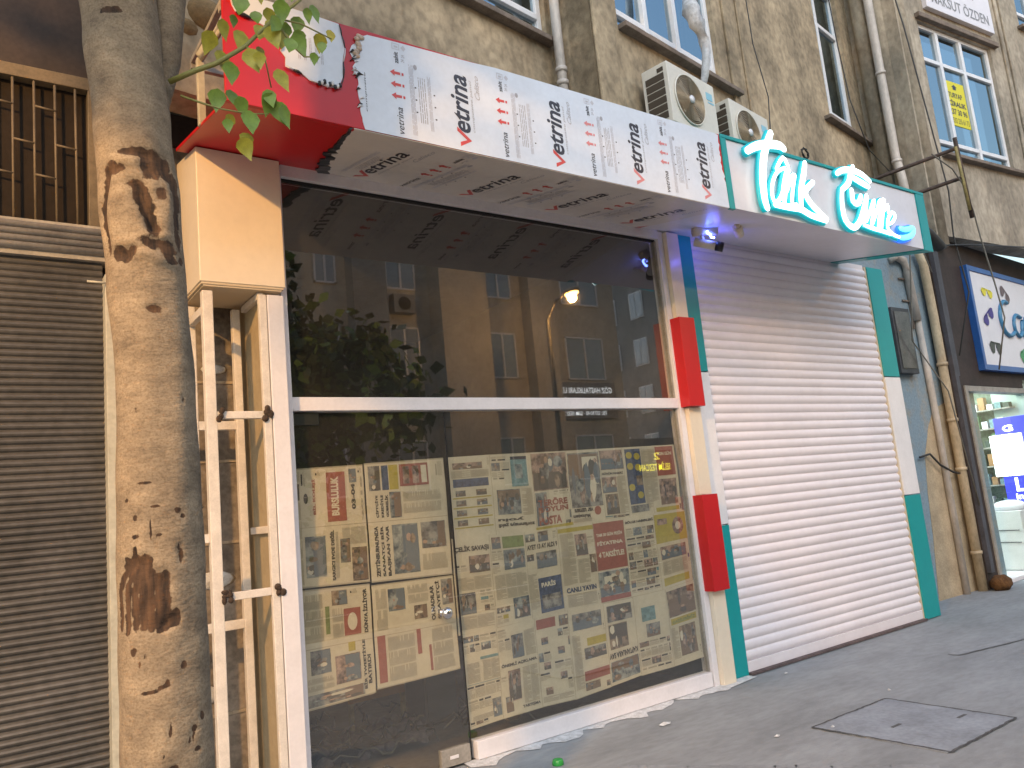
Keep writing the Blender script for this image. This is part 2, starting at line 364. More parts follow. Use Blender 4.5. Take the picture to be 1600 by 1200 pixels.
# pilaster strip left of the first window
g = MB(WB); g.box(4.321, 4.60, 0, .035, 3.95, 13.5, CONC); g.build('pilaster', bld, bevel=.015)
g = MB(WB); g.box(6.62, 6.82, 0, .03, 3.95, 13.5, CONC); g.box(6.95, 7.0, 0, .02, 3.95, 13.5, CONC); g.build('pilaster', bld, bevel=.015)
g = MB(WC); g.box(12.95, 13.03, 0, .03, 4.6, 13.5, CONC2); g.box(13.1, 13.16, 0, .03, 4.6, 13.5, CONC2); g.build('pilaster', bld, bevel=.01)
def window(T, u0, u1, z0, z1, us, zs, deep=.10, fr=.055, blind=False, sillx=(.08, .1), par=bld):
    g = MB(T)
    g.box(u0, u1, -deep, -deep+.05, z0, z0+fr, PVC); g.box(u0, u1, -deep, -deep+.05, z1-fr, z1, PVC)
    g.box(u0, u0+fr, -deep, -deep+.05, z0+fr, z1-fr, PVC); g.box(u1-fr, u1, -deep, -deep+.05, z0+fr, z1-fr, PVC)
    for u in us: g.box(u-fr*.6, u+fr*.6, -deep+.002, -deep+.062, z0+fr, z1-fr, PVC)
    for z in zs: g.box(u0+fr, u1-fr, -deep+.004, -deep+.056, z-fr*.5, z+fr*.5, PVC)
    f = g.build('window', par, bevel=.004)
    g = MB(T); g.box(u0+.02, u1-.02, -deep+.01, -deep+.02, z0+.02, z1-.02, GL_WIN); g.build('pane', f)
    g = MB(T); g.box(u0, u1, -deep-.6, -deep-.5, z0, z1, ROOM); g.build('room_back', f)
    if blind:
        g = MB(T); z = z0+.4
        g.box(us[0]+.02, u1-.06, -deep-.10, -deep-.09, z0+.1, z1, M('curtain', (.30, .30, .30), .9, var=.5, vs=9, stretch=(4, 4, .1))); g.build('curtain', f)
    g = MB(T); g.box(u0-sillx[0], u1+sillx[1], -deep+.05, .09, z0-.05, z0-.002, SILL); g.build('sill', f, bevel=.006)
    return f
window(WB, 4.70, 6.42, 5.56, 7.6, [5.22, 5.74], [5.74], sillx=(.0, .28), blind=True)
window(WB, 9.15, 9.98, 6.0, 8.1, [9.32], [6.17, 7.45], sillx=(.2, .4), blind=True)
window(WC, 10.78, 12.62, 5.62, 7.58, [11.27, 11.86], [5.84, 7.05], sillx=(.02, .28))
window(WA, 2.6, 4.2, 5.46, 7.6, [3.4], [5.7], sillx=(.1, .02), blind=True)
window(WC, 13.68, 15.4, 8.2, 10.0, [14.2, 14.8], [8.5]); window(WC, 16, 17.9, 5.62, 7.6, [16.6, 17.3], [5.84, 7.05]); window(WC, 20, 21.9, 5.62, 7.6, [20.6, 21.3], [5.84, 7.05])
window(WB, 4.70, 6.42, 8.6, 10.6, [5.22, 5.74], [8.8]); window(WB, 9.15, 9.98, 9.1, 11, [9.32], [9.3]); window(WA, 2.6, 4.2, 8.6, 10.6, [3.4], [8.8])
g = MB(WC); g.box(10.74, 12.76, -.05, .07, 7.60, 7.67, SILL); g.build('lintel', bld, bevel=.006)
# ground-floor masonry
g = MB(); g.box(-12, .74, .16, .40, 0, 7.0, DARKB); g.build('wall', bld)
g = MB(); g.box(.745, 1.42, .46, .7, 0, 4.6, BLOCK); g.box(.70, .745, .1, .46, 0, 4.6, BLOCK)
for z in (.5, .98, 1.46, 1.94, 2.42, 2.9, 3.4): g.box(.745, 1.42, .452, .46, z-.008, z+.008, M('mortar', (.42, .36, .28), .95, var=.3, vs=30))
for (x, z, r) in ((1.12, 1.68, .07), (1.25, 1.25, .10), (1.13, .62, .12), (1.3, 2.5, .06)):
    g.ell((x, .455, z), (r*1.3, .012, r*.5), MORT)
g.build('wall', bld)
g = MB(); g.box(1.435, 1.45, -.09, .46, 0, 3.66, BEIGE); g.box(1.436, 1.447, -.07, .46, 3.0, 3.66, BEIGE); g.build('side_board', bld)
g = MB(); g.box(8.28, 10.9, .45, .75, 0, 4.5, BLUE)
g.build('wall', bld)
g = MB(); # bare ochre patch where the blue paint has come off
v = [(9.17, .446, .0), (10.14, .446, .0), (10.16, .446, 1.0), (10.18, .446, 2.3), (9.80, .446, 2.2), (9.62, .446, 2.0), (9.42, .446, 1.65), (9.33, .446, 1.2), (9.28, .446, .7)]
g.add(v+[(a, .45, c) for a, b, c in v], [tuple(range(9)), tuple(range(17, 8, -1))]+[(i, (i+1) % 9, (i+1) % 9+9, i+9) for i in range(9)], OCHRE)
g.build('plaster_patch', bld, label='bare ochre plaster patch in the faded blue wall')
g = MB(); g.box(-12, 1.4, .41, 4.5, 3.9, 4.1, DARKB); g.box(1.4, 10.6, .95, 4.5, 3.9, 4.1, CONC); g.build('slab', bld)

# ------------------------------------------------------------------ shop interior (dark)
g = MB(); g.box(1.45, 8.25, .02, 4.4, -.004+.008, .012, ROOMF); struct(g, 'floor')
g = MB(); g.box(1.45, 4.95, 4.4, 4.5, 0, 3.9, ROOM); g.box(1.451, 1.47, .46, 4.4, .012, 3.9, ROOM); g.box(4.90, 4.95, .05, 4.4, .012, 3.9, ROOM); struct(g, 'wall')
g = MB(); g.box(1.47, 4.90, .06, 4.4, 3.72, 3.9, ROOM); struct(g, 'ceiling')
t = thing('cable_heap', (2.5, 1.1, .01), 'dark tangled cables and rubble heaped on the floor inside the glass door', 'cables')
g = MB()
for i in range(26):
    p = []; x, y = rnd.uniform(1.8, 3.1), rnd.uniform(.55, 1.5); a = rnd.uniform(0, 6.28)
    for k in range(14): p.append((x, y, .03+.09*rnd.random()*abs(math.sin(k*.7)))); a += rnd.uniform(-.7, .7); x += math.cos(a)*.06; y += math.sin(a)*.05
    g.tube(p, .007, rnd.choice([CABLE, CABLE, CABLEG]), 5)
g.build('cable', t)
g = MB()
for i in range(22): g.ell((rnd.uniform(1.9, 2.9), rnd.uniform(.6, 1.3), .03), (rnd.uniform(.03, .09), rnd.uniform(.03, .07), rnd.uniform(.02, .06)), DUST, 7, 4)
g.build('rubble', t)['kind'] = 'stuff'
t = thing('speaker_box', (2.95, 1.0, .012), 'tall black box standing on the floor just inside the glass door', 'box')
g = MB(); g.box(2.80, 3.08, .9, 1.2, .012, .62, BLACK); g.build('cabinet', t, bevel=.008)
g = MB(); g.box(2.82, 3.06, .893, .899, .04, .58, M('speaker_cloth', (.02, .035, .05), .9)); g.build('front_cloth', t)
g = MB(); g.box(2.4, 2.85, 1.3, 1.34, .2, .26, M('orange_board', (.30, .16, .04), .8)); g.box(2.4, 2.43, 1.3, 1.34, .012, .2, RUSTY); g.box(2.82, 2.85, 1.3, 1.34, .012, .2, RUSTY)
tag(g.build('timber_trestle'), 'low orange board on short legs behind the cable heap inside the shop', 'trestle')

# ------------------------------------------------------------------ shop window front
sw = thing('shop_window', (3.2, 0, 0), 'wide dark shop window in a white aluminium frame under the film-wrapped fascia', 'shop window')
g = MB()
g.box(1.56, 1.597, -.05, .06, 0, 3.66, WALU); g.box(1.452, 1.56, -.028, .06, 0, 3.66, WALU)
g.build('jamb', sw, bevel=.003)
g = MB(); g.box(4.787, 4.845, -.05, .06, 0, 3.66, WALU); g.box(4.775, 4.787, -.02, .03, .12, 3.58, GREYM); g.build('jamb', sw, bevel=.003)
g = MB(); g.box(1.597, 4.787, -.05, .06, 3.590, 3.668, WALU); g.box(1.597, 4.775, -.02, .03, 3.578, 3.590, DARK); g.build('header', sw, bevel=.003)
g = MB(); g.box(1.597, 4.787, -.045, .05, 2.165, 2.246, WALU); g.build('transom', sw, bevel=.004)
g = MB(); g.box(2.64, 4.775, -.045, .05, 0.012, .118, WALU); g.build('sill', sw, bevel=.004)
g = MB(); g.box(1.597, 4.775, -.004, .004, 2.246, 3.578, GL_SHOP); g.build('pane', sw)
g = MB(); g.box(2.622, 4.775, -.004, .004, .118, 2.165, GL_SHOP); g.build('pane', sw)
# glass door
gd = thing('glass_door', (2.1, 0, 0), 'frameless glass door papered inside with newspaper, left of the fixed pane', 'door')
g = MB(); g.box(1.605, 2.612, -.006, .004, .014, 2.158, GL_SHOP); g.build('pane', gd)
g = MB(); g.box(2.40, 2.60, -.022, .018, .016, .115, GREYM); g.box(2.455, 2.515, -.026, -.022, .055, .075, WALU); g.build('lock_fitting', gd, bevel=.003)
g = MB(); g.box(1.61, 1.76, -.016, .012, 2.085, 2.155, M('fitting_dark', (.05, .055, .05), .3, metal=.6)); g.build('hinge_fitting', gd, bevel=.003)
g = MB(); g.cyl((2.485, -.03, .905), (2.485, -.055, .905), .012, CHROME); g.ell((2.485, -.075, .905), (.036, .028, .036), CHROME, 20, 12)
g.cyl((2.485, -.006, .905), (2.485, -.03, .905), .022, CHROME); g.build('door_knob', gd)
g = MB(); g.box(2.612, 2.620, -.006, .006, .014, 2.158, DARK); g.build('edge_seal', gd)
# steel column frame
sf = thing('steel_column_frame', (1.25, .03, 0), 'bare white welded steel frame under the cream box, left of the glass door', 'frame')
def post(x0, x1, y0, y1, z1=2.82, m=WSTEEL, nm='post'):
    g = MB(); g.box(x0, x1, y0, y1, 0, z1, m); g.build(nm, sf, bevel=.004)
post(1.10, 1.155, -.125, -.075); post(1.405, 1.448, -.125, -.092, m=WSTEEL); post(1.452, 1.545, -.13, -.05, m=WALU)
post(1.355, 1.40, .22, .265); post(1.10, 1.145, .22, .265)
def bar(x0, x1, y0, y1, z0, z1, m=WSTEEL): g = MB(); g.box(x0, x1, y0, y1, z0, z1, m); g.build('crossbar', sf, bevel=.003)
bar(1.155, 1.405, -.12, -.085, 2.115, 2.155); bar(1.155, 1.405, -.12, -.085, 1.165, 1.205)
bar(.90, 1.10, .225, .262, 2.10, 2.15); bar(1.145, 1.355, .225, .262, 2.10, 2.15); bar(.95, 1.355, .225, .262, .98, 1.03)
bar(1.408, 1.44, -.092, .22, 2.80, 2.84); bar(1.408, 1.44, -.092, .22, 1.49, 1.53); bar(1.105, 1.14, -.075, .22, 2.70, 2.745); bar(.98, 1.10, -.11, -.08, 1.47, 1.515)
for (x, z) in ((1.165, 2.135), (1.425, 2.14), (1.17, 1.185), (1.445, 1.19)):
    g = MB()
    for i in range(7): g.ell((x+rnd.uniform(-.018, .018), -.133, z+rnd.uniform(-.03, .03)), (rnd.uniform(.01, .02), .008, rnd.uniform(.01, .022)), WELD, 7, 5)
    g.build('weld', sf)
# cream box on top of the frame
cb = thing('cream_cladding_box', (1.3, .1, 2.85), 'glossy cream cladding box above the steel frame, under the red fascia', 'cladding')
zt = lambda y: 3.494+.186*(y+.944)
g = MB(); a, b, c, d = 1.088, 1.560, -.134, .30
g.hexa([(a, c, 2.868), (b, c, 2.868), (b, d, 2.868), (a, d, 2.868), (a, c, zt(c)-.003), (b, c, zt(c)-.003), (b, d, 3.72), (a, d, 3.72)], CREAM); g.build('panel', cb, bevel=.004)
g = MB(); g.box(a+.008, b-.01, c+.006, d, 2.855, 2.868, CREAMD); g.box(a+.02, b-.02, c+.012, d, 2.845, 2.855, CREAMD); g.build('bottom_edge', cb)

# ------------------------------------------------------------------ cladding pilaster between the shops
pc = thing('pilaster_cladding', (4.93, -.05, 0), 'square cream pilaster with two raised red boxes between window and shutter', 'cladding')
for z0, z1 in ((0.01, .715), (1.462, 2.163), (2.902, 3.645)):
    g = MB(); g.box(4.848, 4.99, -.09, .0, z0, z1, CREAM); g.build('cream_panel', pc, bevel=.003)
for z0, z1 in ((.718, 1.459), (2.166, 2.899)):
    g = MB(); g.box(4.805, 4.985, -.15, -.04, z0, z1, RED); g.box(4.85, 4.985, -.04, 0, z0+.002, z1-.002, DARK); g.build('red_box', pc, bevel=.003)
# ------------------------------------------------------------------ white shutter
def slatcurtain(mb, x0, x1, y, z0, z1, pitch, depth, m, seg=5, curve=.8):
    n = int((z1-z0)/pitch); prof = []
    for i in range(n):
        for k in range(seg+1):
            t = k/seg; prof.append((y-depth*math.sin(math.pi*t)**curve, z0+(i+t*.93)*pitch))
    v = [(x0, p[0], p[1]) for p in prof]+[(x1, p[0], p[1]) for p in prof]; N = len(prof)
    mb.add(v, [(i, N+i, N+i+1, i+1) for i in range(N-1)], m, False)
    mb.box(x0, x1, y+.004, y+.02, z0, z1, m)
ws = thing('roller_shutter', (6.7, 0, 0), 'closed white roller shutter with horizontal slats under the glowing cyan lettering', 'shutter')
g = MB(); slatcurtain(g, 5.225, 7.945, .0, .11, 3.70, .0805, .0155, SHUT, 7); o = g.build('slat_curtain', ws)
g = MB(); g.box(5.225, 7.945, -.016, .01, .025, .108, SHUT); g.build('bottom_rail', ws, bevel=.004)
g = MB(); g.box(5.225, 7.96, -.05, .03, .006, .025, M('dark_threshold', (.12, .09, .09), .8, var=.3, vs=9)); g.build('threshold', ws)
g = MB(); g.box(7.945, 7.975, -.012, .02, .0, 3.68, CREAMD); g.build('guide_rail', ws)
# coloured jamb strips
js = thing('jamb_strip', (5.1, 0, 0), 'teal and cream jamb strip left of the white shutter', 'cladding', None)
for z0, z1, mm, nm in ((.0, 1.195, TEAL, 'teal_panel'), (1.198, 2.470, WHITEP, 'white_panel'), (2.473, 3.69, TEAL, 'teal_panel')):
    g = MB(); g.box(4.992, 5.224, -.022, .03, z0+.008, z1, mm); g.build(nm, js, bevel=.002)
js = thing('jamb_strip', (8.1, 0, 0), 'teal and cream jamb strip right of the white shutter', 'cladding', None)
for z0, z1, mm, nm in ((.0, 1.240, TEAL, 'teal_panel'), (1.243, 2.478, WHITEP, 'white_panel'), (2.481, 3.68, TEAL, 'teal_panel')):
    g = MB(); g.box(7.976, 8.275, -.022, .45, z0+.008, z1, mm); g.build(nm, js, bevel=.002)

# ------------------------------------------------------------------ fascia left (red / film)
YF = -.944
fa = thing('shop_fascia', (2.8, -.5, 3.5), 'long red box fascia still wrapped in printed white protective film', 'fascia')
ZT = 4.072
def fbody(mb, x0, x1, m, e=0.): mb.hexa([(x0, YF+e, 3.494+e), (x1, YF+e, 3.494+e), (x1, .05, 3.679+e), (x0, .05, 3.679+e), (x0, YF+e, ZT-e), (x1, YF+e, ZT-e), (x1, -.06, ZT-e), (x0, -.06, ZT-e)], m)
g = MB(); g.box(1.028, 4.60, YF+.001, YF+.022, 3.497, ZT-.003, RED); g.hexa([(1.028, YF+.022, 3.497), (4.60, YF+.022, 3.497), (4.60, .05, 3.682), (1.028, .05, 3.682), (1.028, YF+.022, 3.515), (4.60, YF+.022, 3.515), (4.60, .05, 3.70), (1.028, .05, 3.70)], RED); g.build('red_panel', fa, bevel=.002)
g = MB(); g.box(1.45, 4.60, YF+.03, -.05, ZT-.02, ZT-.006, GREYM); g.box(1.45, 1.47, YF+.03, -.05, 3.72, ZT-.02, DARK); g.build('inner_box', fa)
g = MB()
for y in (-.86, -.30): g.box(1.04, 1.46, y, y+.03, ZT-.06, ZT-.03, GREYM)
g.box(1.04, 1.07, -.86, -.27, ZT-.03, ZT-.003, GREYM); g.build('frame_tube', fa, bevel=.002)
g = MB(); g.box(1.5, 4.60, -.05, .3, ZT-.06, ZT+.02, GREYM); g.build('back_flashing', fa)
fr_ = lambda e=.0: (lambda u, v: (u, YF-e, v))              # front: u = X, v = Z
sofv = lambda e=0: (lambda u, v: (u, v, zt(v)-e))            # soffit: u = X, v = Y
def film(outl, f, fb, m=FILM, back=None, hem=0.):
    g = MB(); n = len(outl)
    g.add([f(*p) for p in outl]+[fb(*p) for p in outl], [tuple(range(n)), tuple(range(2*n-1, n-1, -1))]+[(i, i+n, (i+1) % n+n, (i+1) % n) for i in range(n)], m)
    return g
def jag(p0, p1, n, amp):
    o = []
    for i in range(n):
        t = i/n; o.append((p0[0]+(p1[0]-p0[0])*t+rnd.uniform(-amp, amp), p0[1]+(p1[1]-p0[1])*t+rnd.uniform(-amp, amp)*.6))
    return o
Lf = jag((1.725, 3.495), (1.70, 3.75), 12, .006)+jag((1.70, 3.75), (1.68, 3.93), 10, .012)+jag((1.68, 3.93), (1.74, 4.03), 4, .01)
outl = Lf+[(1.78, 4.045), (1.95, 4.052), (2.2, 4.058), (2.45, 4.063), (2.6, 4.072), (4.55, 4.066)]+jag((4.585, 4.06), (4.575, 3.86), 10, .010)+jag((4.575, 3.86), (4.60, 3.66), 8, .012)+[(4.598, 3.494)]
g = film(outl, fr_(.003), fr_(.0))
def arrow(mb, u, v, s, m, f):   # arrow pointing in +v
    mb.mesh([(u-s*.16, v), (u+s*.16, v), (u+s*.16, v+s*.6), (u-s*.16, v+s*.6), (u-s*.42, v+s*.6), (u+s*.42, v+s*.6), (u, v+s)], [(0, 1, 2, 3), (4, 5, 6)], m, f)
    mb.mesh([(u-s*.16, v-s*.25), (u+s*.16, v-s*.25), (u+s*.16, v-s*.1), (u-s*.16, v-s*.1)], [(0, 1, 2, 3)], m, f)
def vee(mb, f, u0, v0, wd, ht, m):
    mb.mesh([(u0, v0+ht), (u0+wd*.30, v0+ht), (u0+wd*.52, v0+ht*.42), (u0+wd*1.05, v0+ht*1.2), (u0+wd*1.35, v0+ht*1.2), (u0+wd*.52, v0)], [(0, 1, 2, 5), (5, 2, 3, 4)], m, f)
def brand(mb, rot, f, L=.44, faint=0.):
    """rot maps local (a along text, b across) -> (u,v)"""
    F = lambda a, b: f(*rot(a, b))
    vee(mb, F, 0, -.005, .085, .078, PREDL if faint > .5 else PRED)
    text(mb, 'etrina', .088, -.004, L, .112, INK, F, .022, .22)
    text(mb, 'composite panel', .10, -.038, L-.02, -.018, FILMS, F, .0, .2)
    if faint < .9: text(mb, 'Calisco', L-.13, -.085, L+.02, -.052, FILMS, F, -.004, .5)
def lines(mb, rot, f, a0, a1, b0, b1, st, m, gap=.55):
    b = b0
    while b < b1:
        a = a0
        while a < a1-.01:
            w_ = min(rnd.uniform(.02, .07), a1-a); mb.mesh([rot(a, b), rot(a+w_, b), rot(a+w_, b+st*gap), rot(a, b+st*gap)], [(0, 1, 2, 3)], m, f); a += w_+.006
        b += st
FAINT = M('film_small_print', (.50, .51, .57), .4)
def unit(mb, f, rotb, faint=0, first=False):
    """one repeat of the print: arrow column, small print and big word; a=along the word, b=across (towards -X)"""
    A = lambda a, b: rotb(a, b)
    F = lambda a, b: f(*A(a, b))
    am = PREDL if faint > .3 else PRED
    # small arrows column (b = +.44)
    text(mb, 'vetrina', .0, .425, .17, .462, INK, F, .004, .22)
    for k in range(3): arrow(mb, 0, 0, .0, am, f)
    for k in range(3):
        u = .24+k*.075
        # arrows point across (+b)
        s = .062; P = [(u-.009, .425), (u+.009, .425), (u+.009, .425+s*.55), (u-.009, .425+s*.55), (u-.022, .425+s*.55), (u+.022, .425+s*.55), (u, .425+s)]
        mb.mesh(P, [(0, 1, 2, 3), (4, 5, 6)], am, F)
        mb.mesh([(u-.009, .405), (u+.009, .405), (u+.009, .417), (u-.009, .417)], [(0, 1, 2, 3)], am, F)
    text(mb, 'zahit', .455, .43, .53, .458, INK, F, .02)
    for (a0, b0) in ((.47, .395), (.50, .392)):
        text(mb, '24', a0, b0, a0+.02, b0+.02, FILMS, F, 0)
    for (a, b, s) in ((.50, .44, .03),):
        for (p_, q_, p2, q2) in ((.045, -.02, .049, .025), (.081, -.02, .085, .025), (.049, -.02, .081, -.016), (.049, .021, .081, .025), (.058, -.01, .070, .012)):
            mb.mesh([(a+p_, b+q_), (a+p2, b+q_), (a+p2, b+q2), (a+p_, b+q2)], [(0, 1, 2, 3)], FAINT, F)
        mb.mesh([(a+.045, b-.045), (a+.065, b-.06), (a+.085, b-.045), (a+.065, b-.028)], [(0, 1, 2, 3)], FAINT, F)
    lines(mb, A, f, .01, .47, .345, .372, .0075, FAINT)
    lines(mb, A, f, .10, .40, .275, .325, .013, FILMS, .32)
    lines(mb, A, f, .06, .42, .24, .262, .0075, FAINT)
    for k in range(3): mb.mesh([(.16+k*.08, .332), (.168+k*.08, .332), (.168+k*.08, .342), (.16+k*.08, .342)], [(0, 1, 2, 3)], INK, F); mb.mesh([(.14+k*.08, .215), (.148+k*.08, .215), (.148+k*.08, .225), (.14+k*.08, .225)], [(0, 1, 2, 3)], INK, F)
    mb.mesh([(.46+.018*math.cos(i*.785), .33+.012*math.sin(i*.785)) for i in range(8)], [tuple(range(8))], FILMS, F)
for i, X0 in enumerate((2.385, 3.070, 3.748, 4.415)):
    rb = lambda a, b, X0=X0: (X0-b, 3.520+a)
    unit(g, fr_(.0042), lambda a, b, X0=X0: (X0-b, 3.515+a*.9), faint=.0 if i < 2 else .6)
    brand(g, rb, fr_(.0042), faint=(0, 0, .6, .6)[i])
rb = lambda a, b: (1.742-b*.6, 3.60+a)
text(g, 'composite', .0, -.02, .22, .0, INK, lambda a, b: fr_(.0042)(*rb(a, b)), 0, .2)
g.build('front_film', fa)
# soffit film
outs = jag((1.675, -.94), (1.72, -.60), 10, .012)+jag((1.72, -.60), (1.80, -.25), 10, .02)+jag((1.80, -.25), (1.90, -.03), 8, .015)+[(2.4, -.02), (3.2, -.015), (4.0, -.02), (4.5, -.0), (4.596, -.2), (4.596, -.944)]
g = film(outs, sofv(.003), sofv(.0), M('film_soffit', (.66, .62, .58), .3, var=.06, vs=3.5, bump=.3, bs=5))
for i, X0 in enumerate((2.12, 2.90, 3.64, 4.40)):
    rb = lambda a, b, X0=X0: (X0-b-.16*a*0, -.10-(a*1.42)) if False else (X0-b*1.05, -.09-a*1.5)
    F = lambda a, b, rb=rb: sofv(.0045)(*rb(a, b))
    vee(g, F, 0, -.005, .085, .078, PRED); text(g, 'etrina', .088, 0, .42, .095, INK, F, .014, .22)
    text(g, 'composite panel', .10, -.04, .40, -.018, FILMS, F, 0, .2); text(g, 'Calisco', .34, -.09, .50, -.055, FILMS, F, -.004, .5)
    if i < 3:
        rb2 = lambda a, b, X0=X0: (X0+.36-b*1.05+.40, -.09-a*1.5)
        unit(g, sofv(.0045), (lambda a, b, X0=X0: (X0+.72-b, -.06-a*1.45)), .0)
    else: pass
g2_ = (lambda a, b: (1.86+.36-b, -.10-a*1.4))
lines(g, g2_, sofv(.0045), .05, .40, .26, .29, .0075, FAINT); lines(g, g2_, sofv(.0045), .12, .34, .20, .24, .013, FILMS, .32)
g.build('soffit_film', fa)
# torn dark edge where the soffit film was ripped
g = MB()
pts = jag((1.66, -.94), (1.70, -.60), 10, .01)+jag((1.70, -.60), (1.775, -.25), 10, .02)+jag((1.775, -.25), (1.85, -.03), 8, .015)
for i in range(len(pts)-1):
    (x0, y0), (x1, y1) = pts[i], pts[i+1]; hw = .012+.055*(i/len(pts))
    g.hexa([(x0-hw*.3, y0, zt(y0)-.001), (x0+hw, y0, zt(y0)-.001), (x1+hw, y1, zt(y1)-.001), (x1-hw*.3, y1, zt(y1)-.001), (x0-hw*.3, y0, zt(y0)-.010), (x0+hw, y0, zt(y0)-.004), (x1+hw, y1, zt(y1)-.004), (x1-hw*.3, y1, zt(y1)-.010)], FOILB)
g.build('torn_edge', fa)
g = MB()
for i, (x, z) in enumerate(jag((1.715, 3.62), (1.685, 3.95), 30, .012)):
    if rnd.random() < .35: continue
    q_ = rnd.uniform(.4, 1.5); g.tube([(x-.008*q_, YF-.002, z-.006*q_), (x+.002, YF-.010, z+.004), (x+.020*q_, YF-.004, z+rnd.uniform(-.006, .022))], [.002, .004+.004*rnd.random(), .001], FOILB if i % 2 else FOILW, 6)
for i, (x, z) in enumerate(jag((1.70, 3.90), (1.75, 4.03), 10, .02)): g.ell((x, YF-.008, z), (.018, .007, .014), M('film_brown', (.55, .42, .32), .4, var=.3, vs=30), 7, 5)
g.build('torn_edge', fa)
# left remnant of film
ol = [(1.055, 4.068), (1.075, 4.00), (1.09, 3.965), (1.16, 3.955), (1.235, 3.925), (1.30, 3.905), (1.315, 3.86), (1.30, 3.82), (1.325, 3.79), (1.318, 3.745), (1.36, 3.735), (1.40, 3.725), (1.44, 3.70), (1.50, 3.695), (1.535, 3.685), (1.575, 3.69), (1.605, 3.71), (1.625, 3.76), (1.63, 3.85), (1.645, 3.93), (1.63, 4.0), (1.62, 4.055), (1.5, 4.068), (1.3, 4.07)]
g = film([(x+rnd.uniform(-.004, .004), z+rnd.uniform(-.004, .004)) for x, z in ol], fr_(.006), fr_(.0))
for k in range(5): lines(g, lambda a, b, k=k: (1.40+k*.03-b, 3.80+a*.5), fr_(.0075), .0, .26, .0, .01, .008, FILMS, .3)
g.build('film_remnant', fa)
g = MB()
for i in range(len(ol)-1):
    (x0, z0), (x1, z1) = ol[i], ol[i+1]
    if z0 > 4.04 and z1 > 4.04: continue
    th = .003+.007*rnd.random()
    if rnd.random() < .25: continue
    g.tube([(x0, YF-.008, z0-.004), ((x0+x1)/2, YF-.014, (z0+z1)/2-.006), (x1, YF-.008, z1-.004)], [th*.6, th, th*.6], FOILB if i % 3 else FOILW, 6)
for i in range(9): g.ell((1.49+.014*i, YF-.012, 3.69+.008*(i % 3)), (.010, .010, .014), FOILW if i % 2 else FOILB, 6, 5)
g.build('torn_edge', fa)
# steel behind the fascia end
st_ = thing('fascia_bracket', (1.08, -.3, 3.6), 'grey steel bracket holding the left end of the red fascia', 'bracket')
g = MB(); g.box(1.02, 1.056, -.50, -.465, 3.585, 3.96, RAILM); g.build('post', st_, bevel=.003)
g = MB(); g.tube([(1.035, -.50, 3.965), (1.30, -.50, 4.50)], .024, RAILM, 4); g.build('diagonal', st_)
g = MB(); g.tube([(1.04, -.48, 3.955), (1.06, -.90, 3.93)], .016, RAILM, 4); g.build('arm', st_)
g = MB(); g.ell((1.17, -.02, 4.48), (.16, .16, .14), M('brown_canvas', (.25, .16, .07), .9, var=.4, vs=9, bump=.5), 16, 10); g.ell((1.06, -.03, 4.36), (.10, .14, .09), M('brown_canvas', (.25, .16, .07), .9), 14, 8)
tag(g.build('canvas_bundle'), 'rolled brown canvas bundle wedged behind the trunk above the red fascia', 'bundle')

# ------------------------------------------------------------------ fascia right (white / teal)
fb_ = thing('sign_fascia', (6.2, -.5, 3.5), 'white box fascia with teal edges carrying the glowing cyan script', 'fascia')
g = MB(); g.hexa([(4.66, YF+.004, 3.504), (7.36, YF+.004, 3.504), (7.36, .05, 3.684), (4.66, .05, 3.684), (4.66, YF+.004, 4.045), (7.36, YF+.004, 4.045), (7.36, .2, 4.045), (4.66, .2, 4.045)], M('sign_panel', (.70, .69, .74), .33, var=.06, vs=2)); g.build('white_panel', fb_, bevel=.002)
g = MB(); g.box(4.60, 7.505, YF-.01, .3, 4.047, 4.072, TEAL); g.build('teal_edge', fb_, bevel=.002)
g = MB(); g.box(4.602, 4.66, YF-.008, YF+.02, 3.490, 4.046, TEAL); g.hexa([(4.602, YF+.02, 3.504), (4.659, YF+.02, 3.504), (4.659, .05, 3.684), (4.602, .05, 3.684), (4.602, YF+.02, 4.045), (4.659, YF+.02, 4.045), (4.659, .2, 4.045), (4.602, .2, 4.045)], MATS['sign_panel']); g.build('teal_edge', fb_, bevel=.002)
g = MB(); g.hexa([(7.362, YF-.008, 3.490), (7.505, YF-.008, 3.490), (7.505, .05, 3.678), (7.362, .05, 3.678), (7.362, YF-.008, 4.046), (7.505, YF-.008, 4.046), (7.505, .2, 4.046), (7.362, .2, 4.046)], TEAL); g.build('teal_edge', fb_, bevel=.002)
g = MB(); g.hexa([(7.505, -.9, 3.52), (8.28, -.0, 3.52), (8.28, .05, 3.52), (7.505, .05, 3.52), (7.505, -.9, 3.53), (8.28, -.0, 3.53), (8.28, .05, 3.53), (7.505, .05, 3.53)], TEAL)
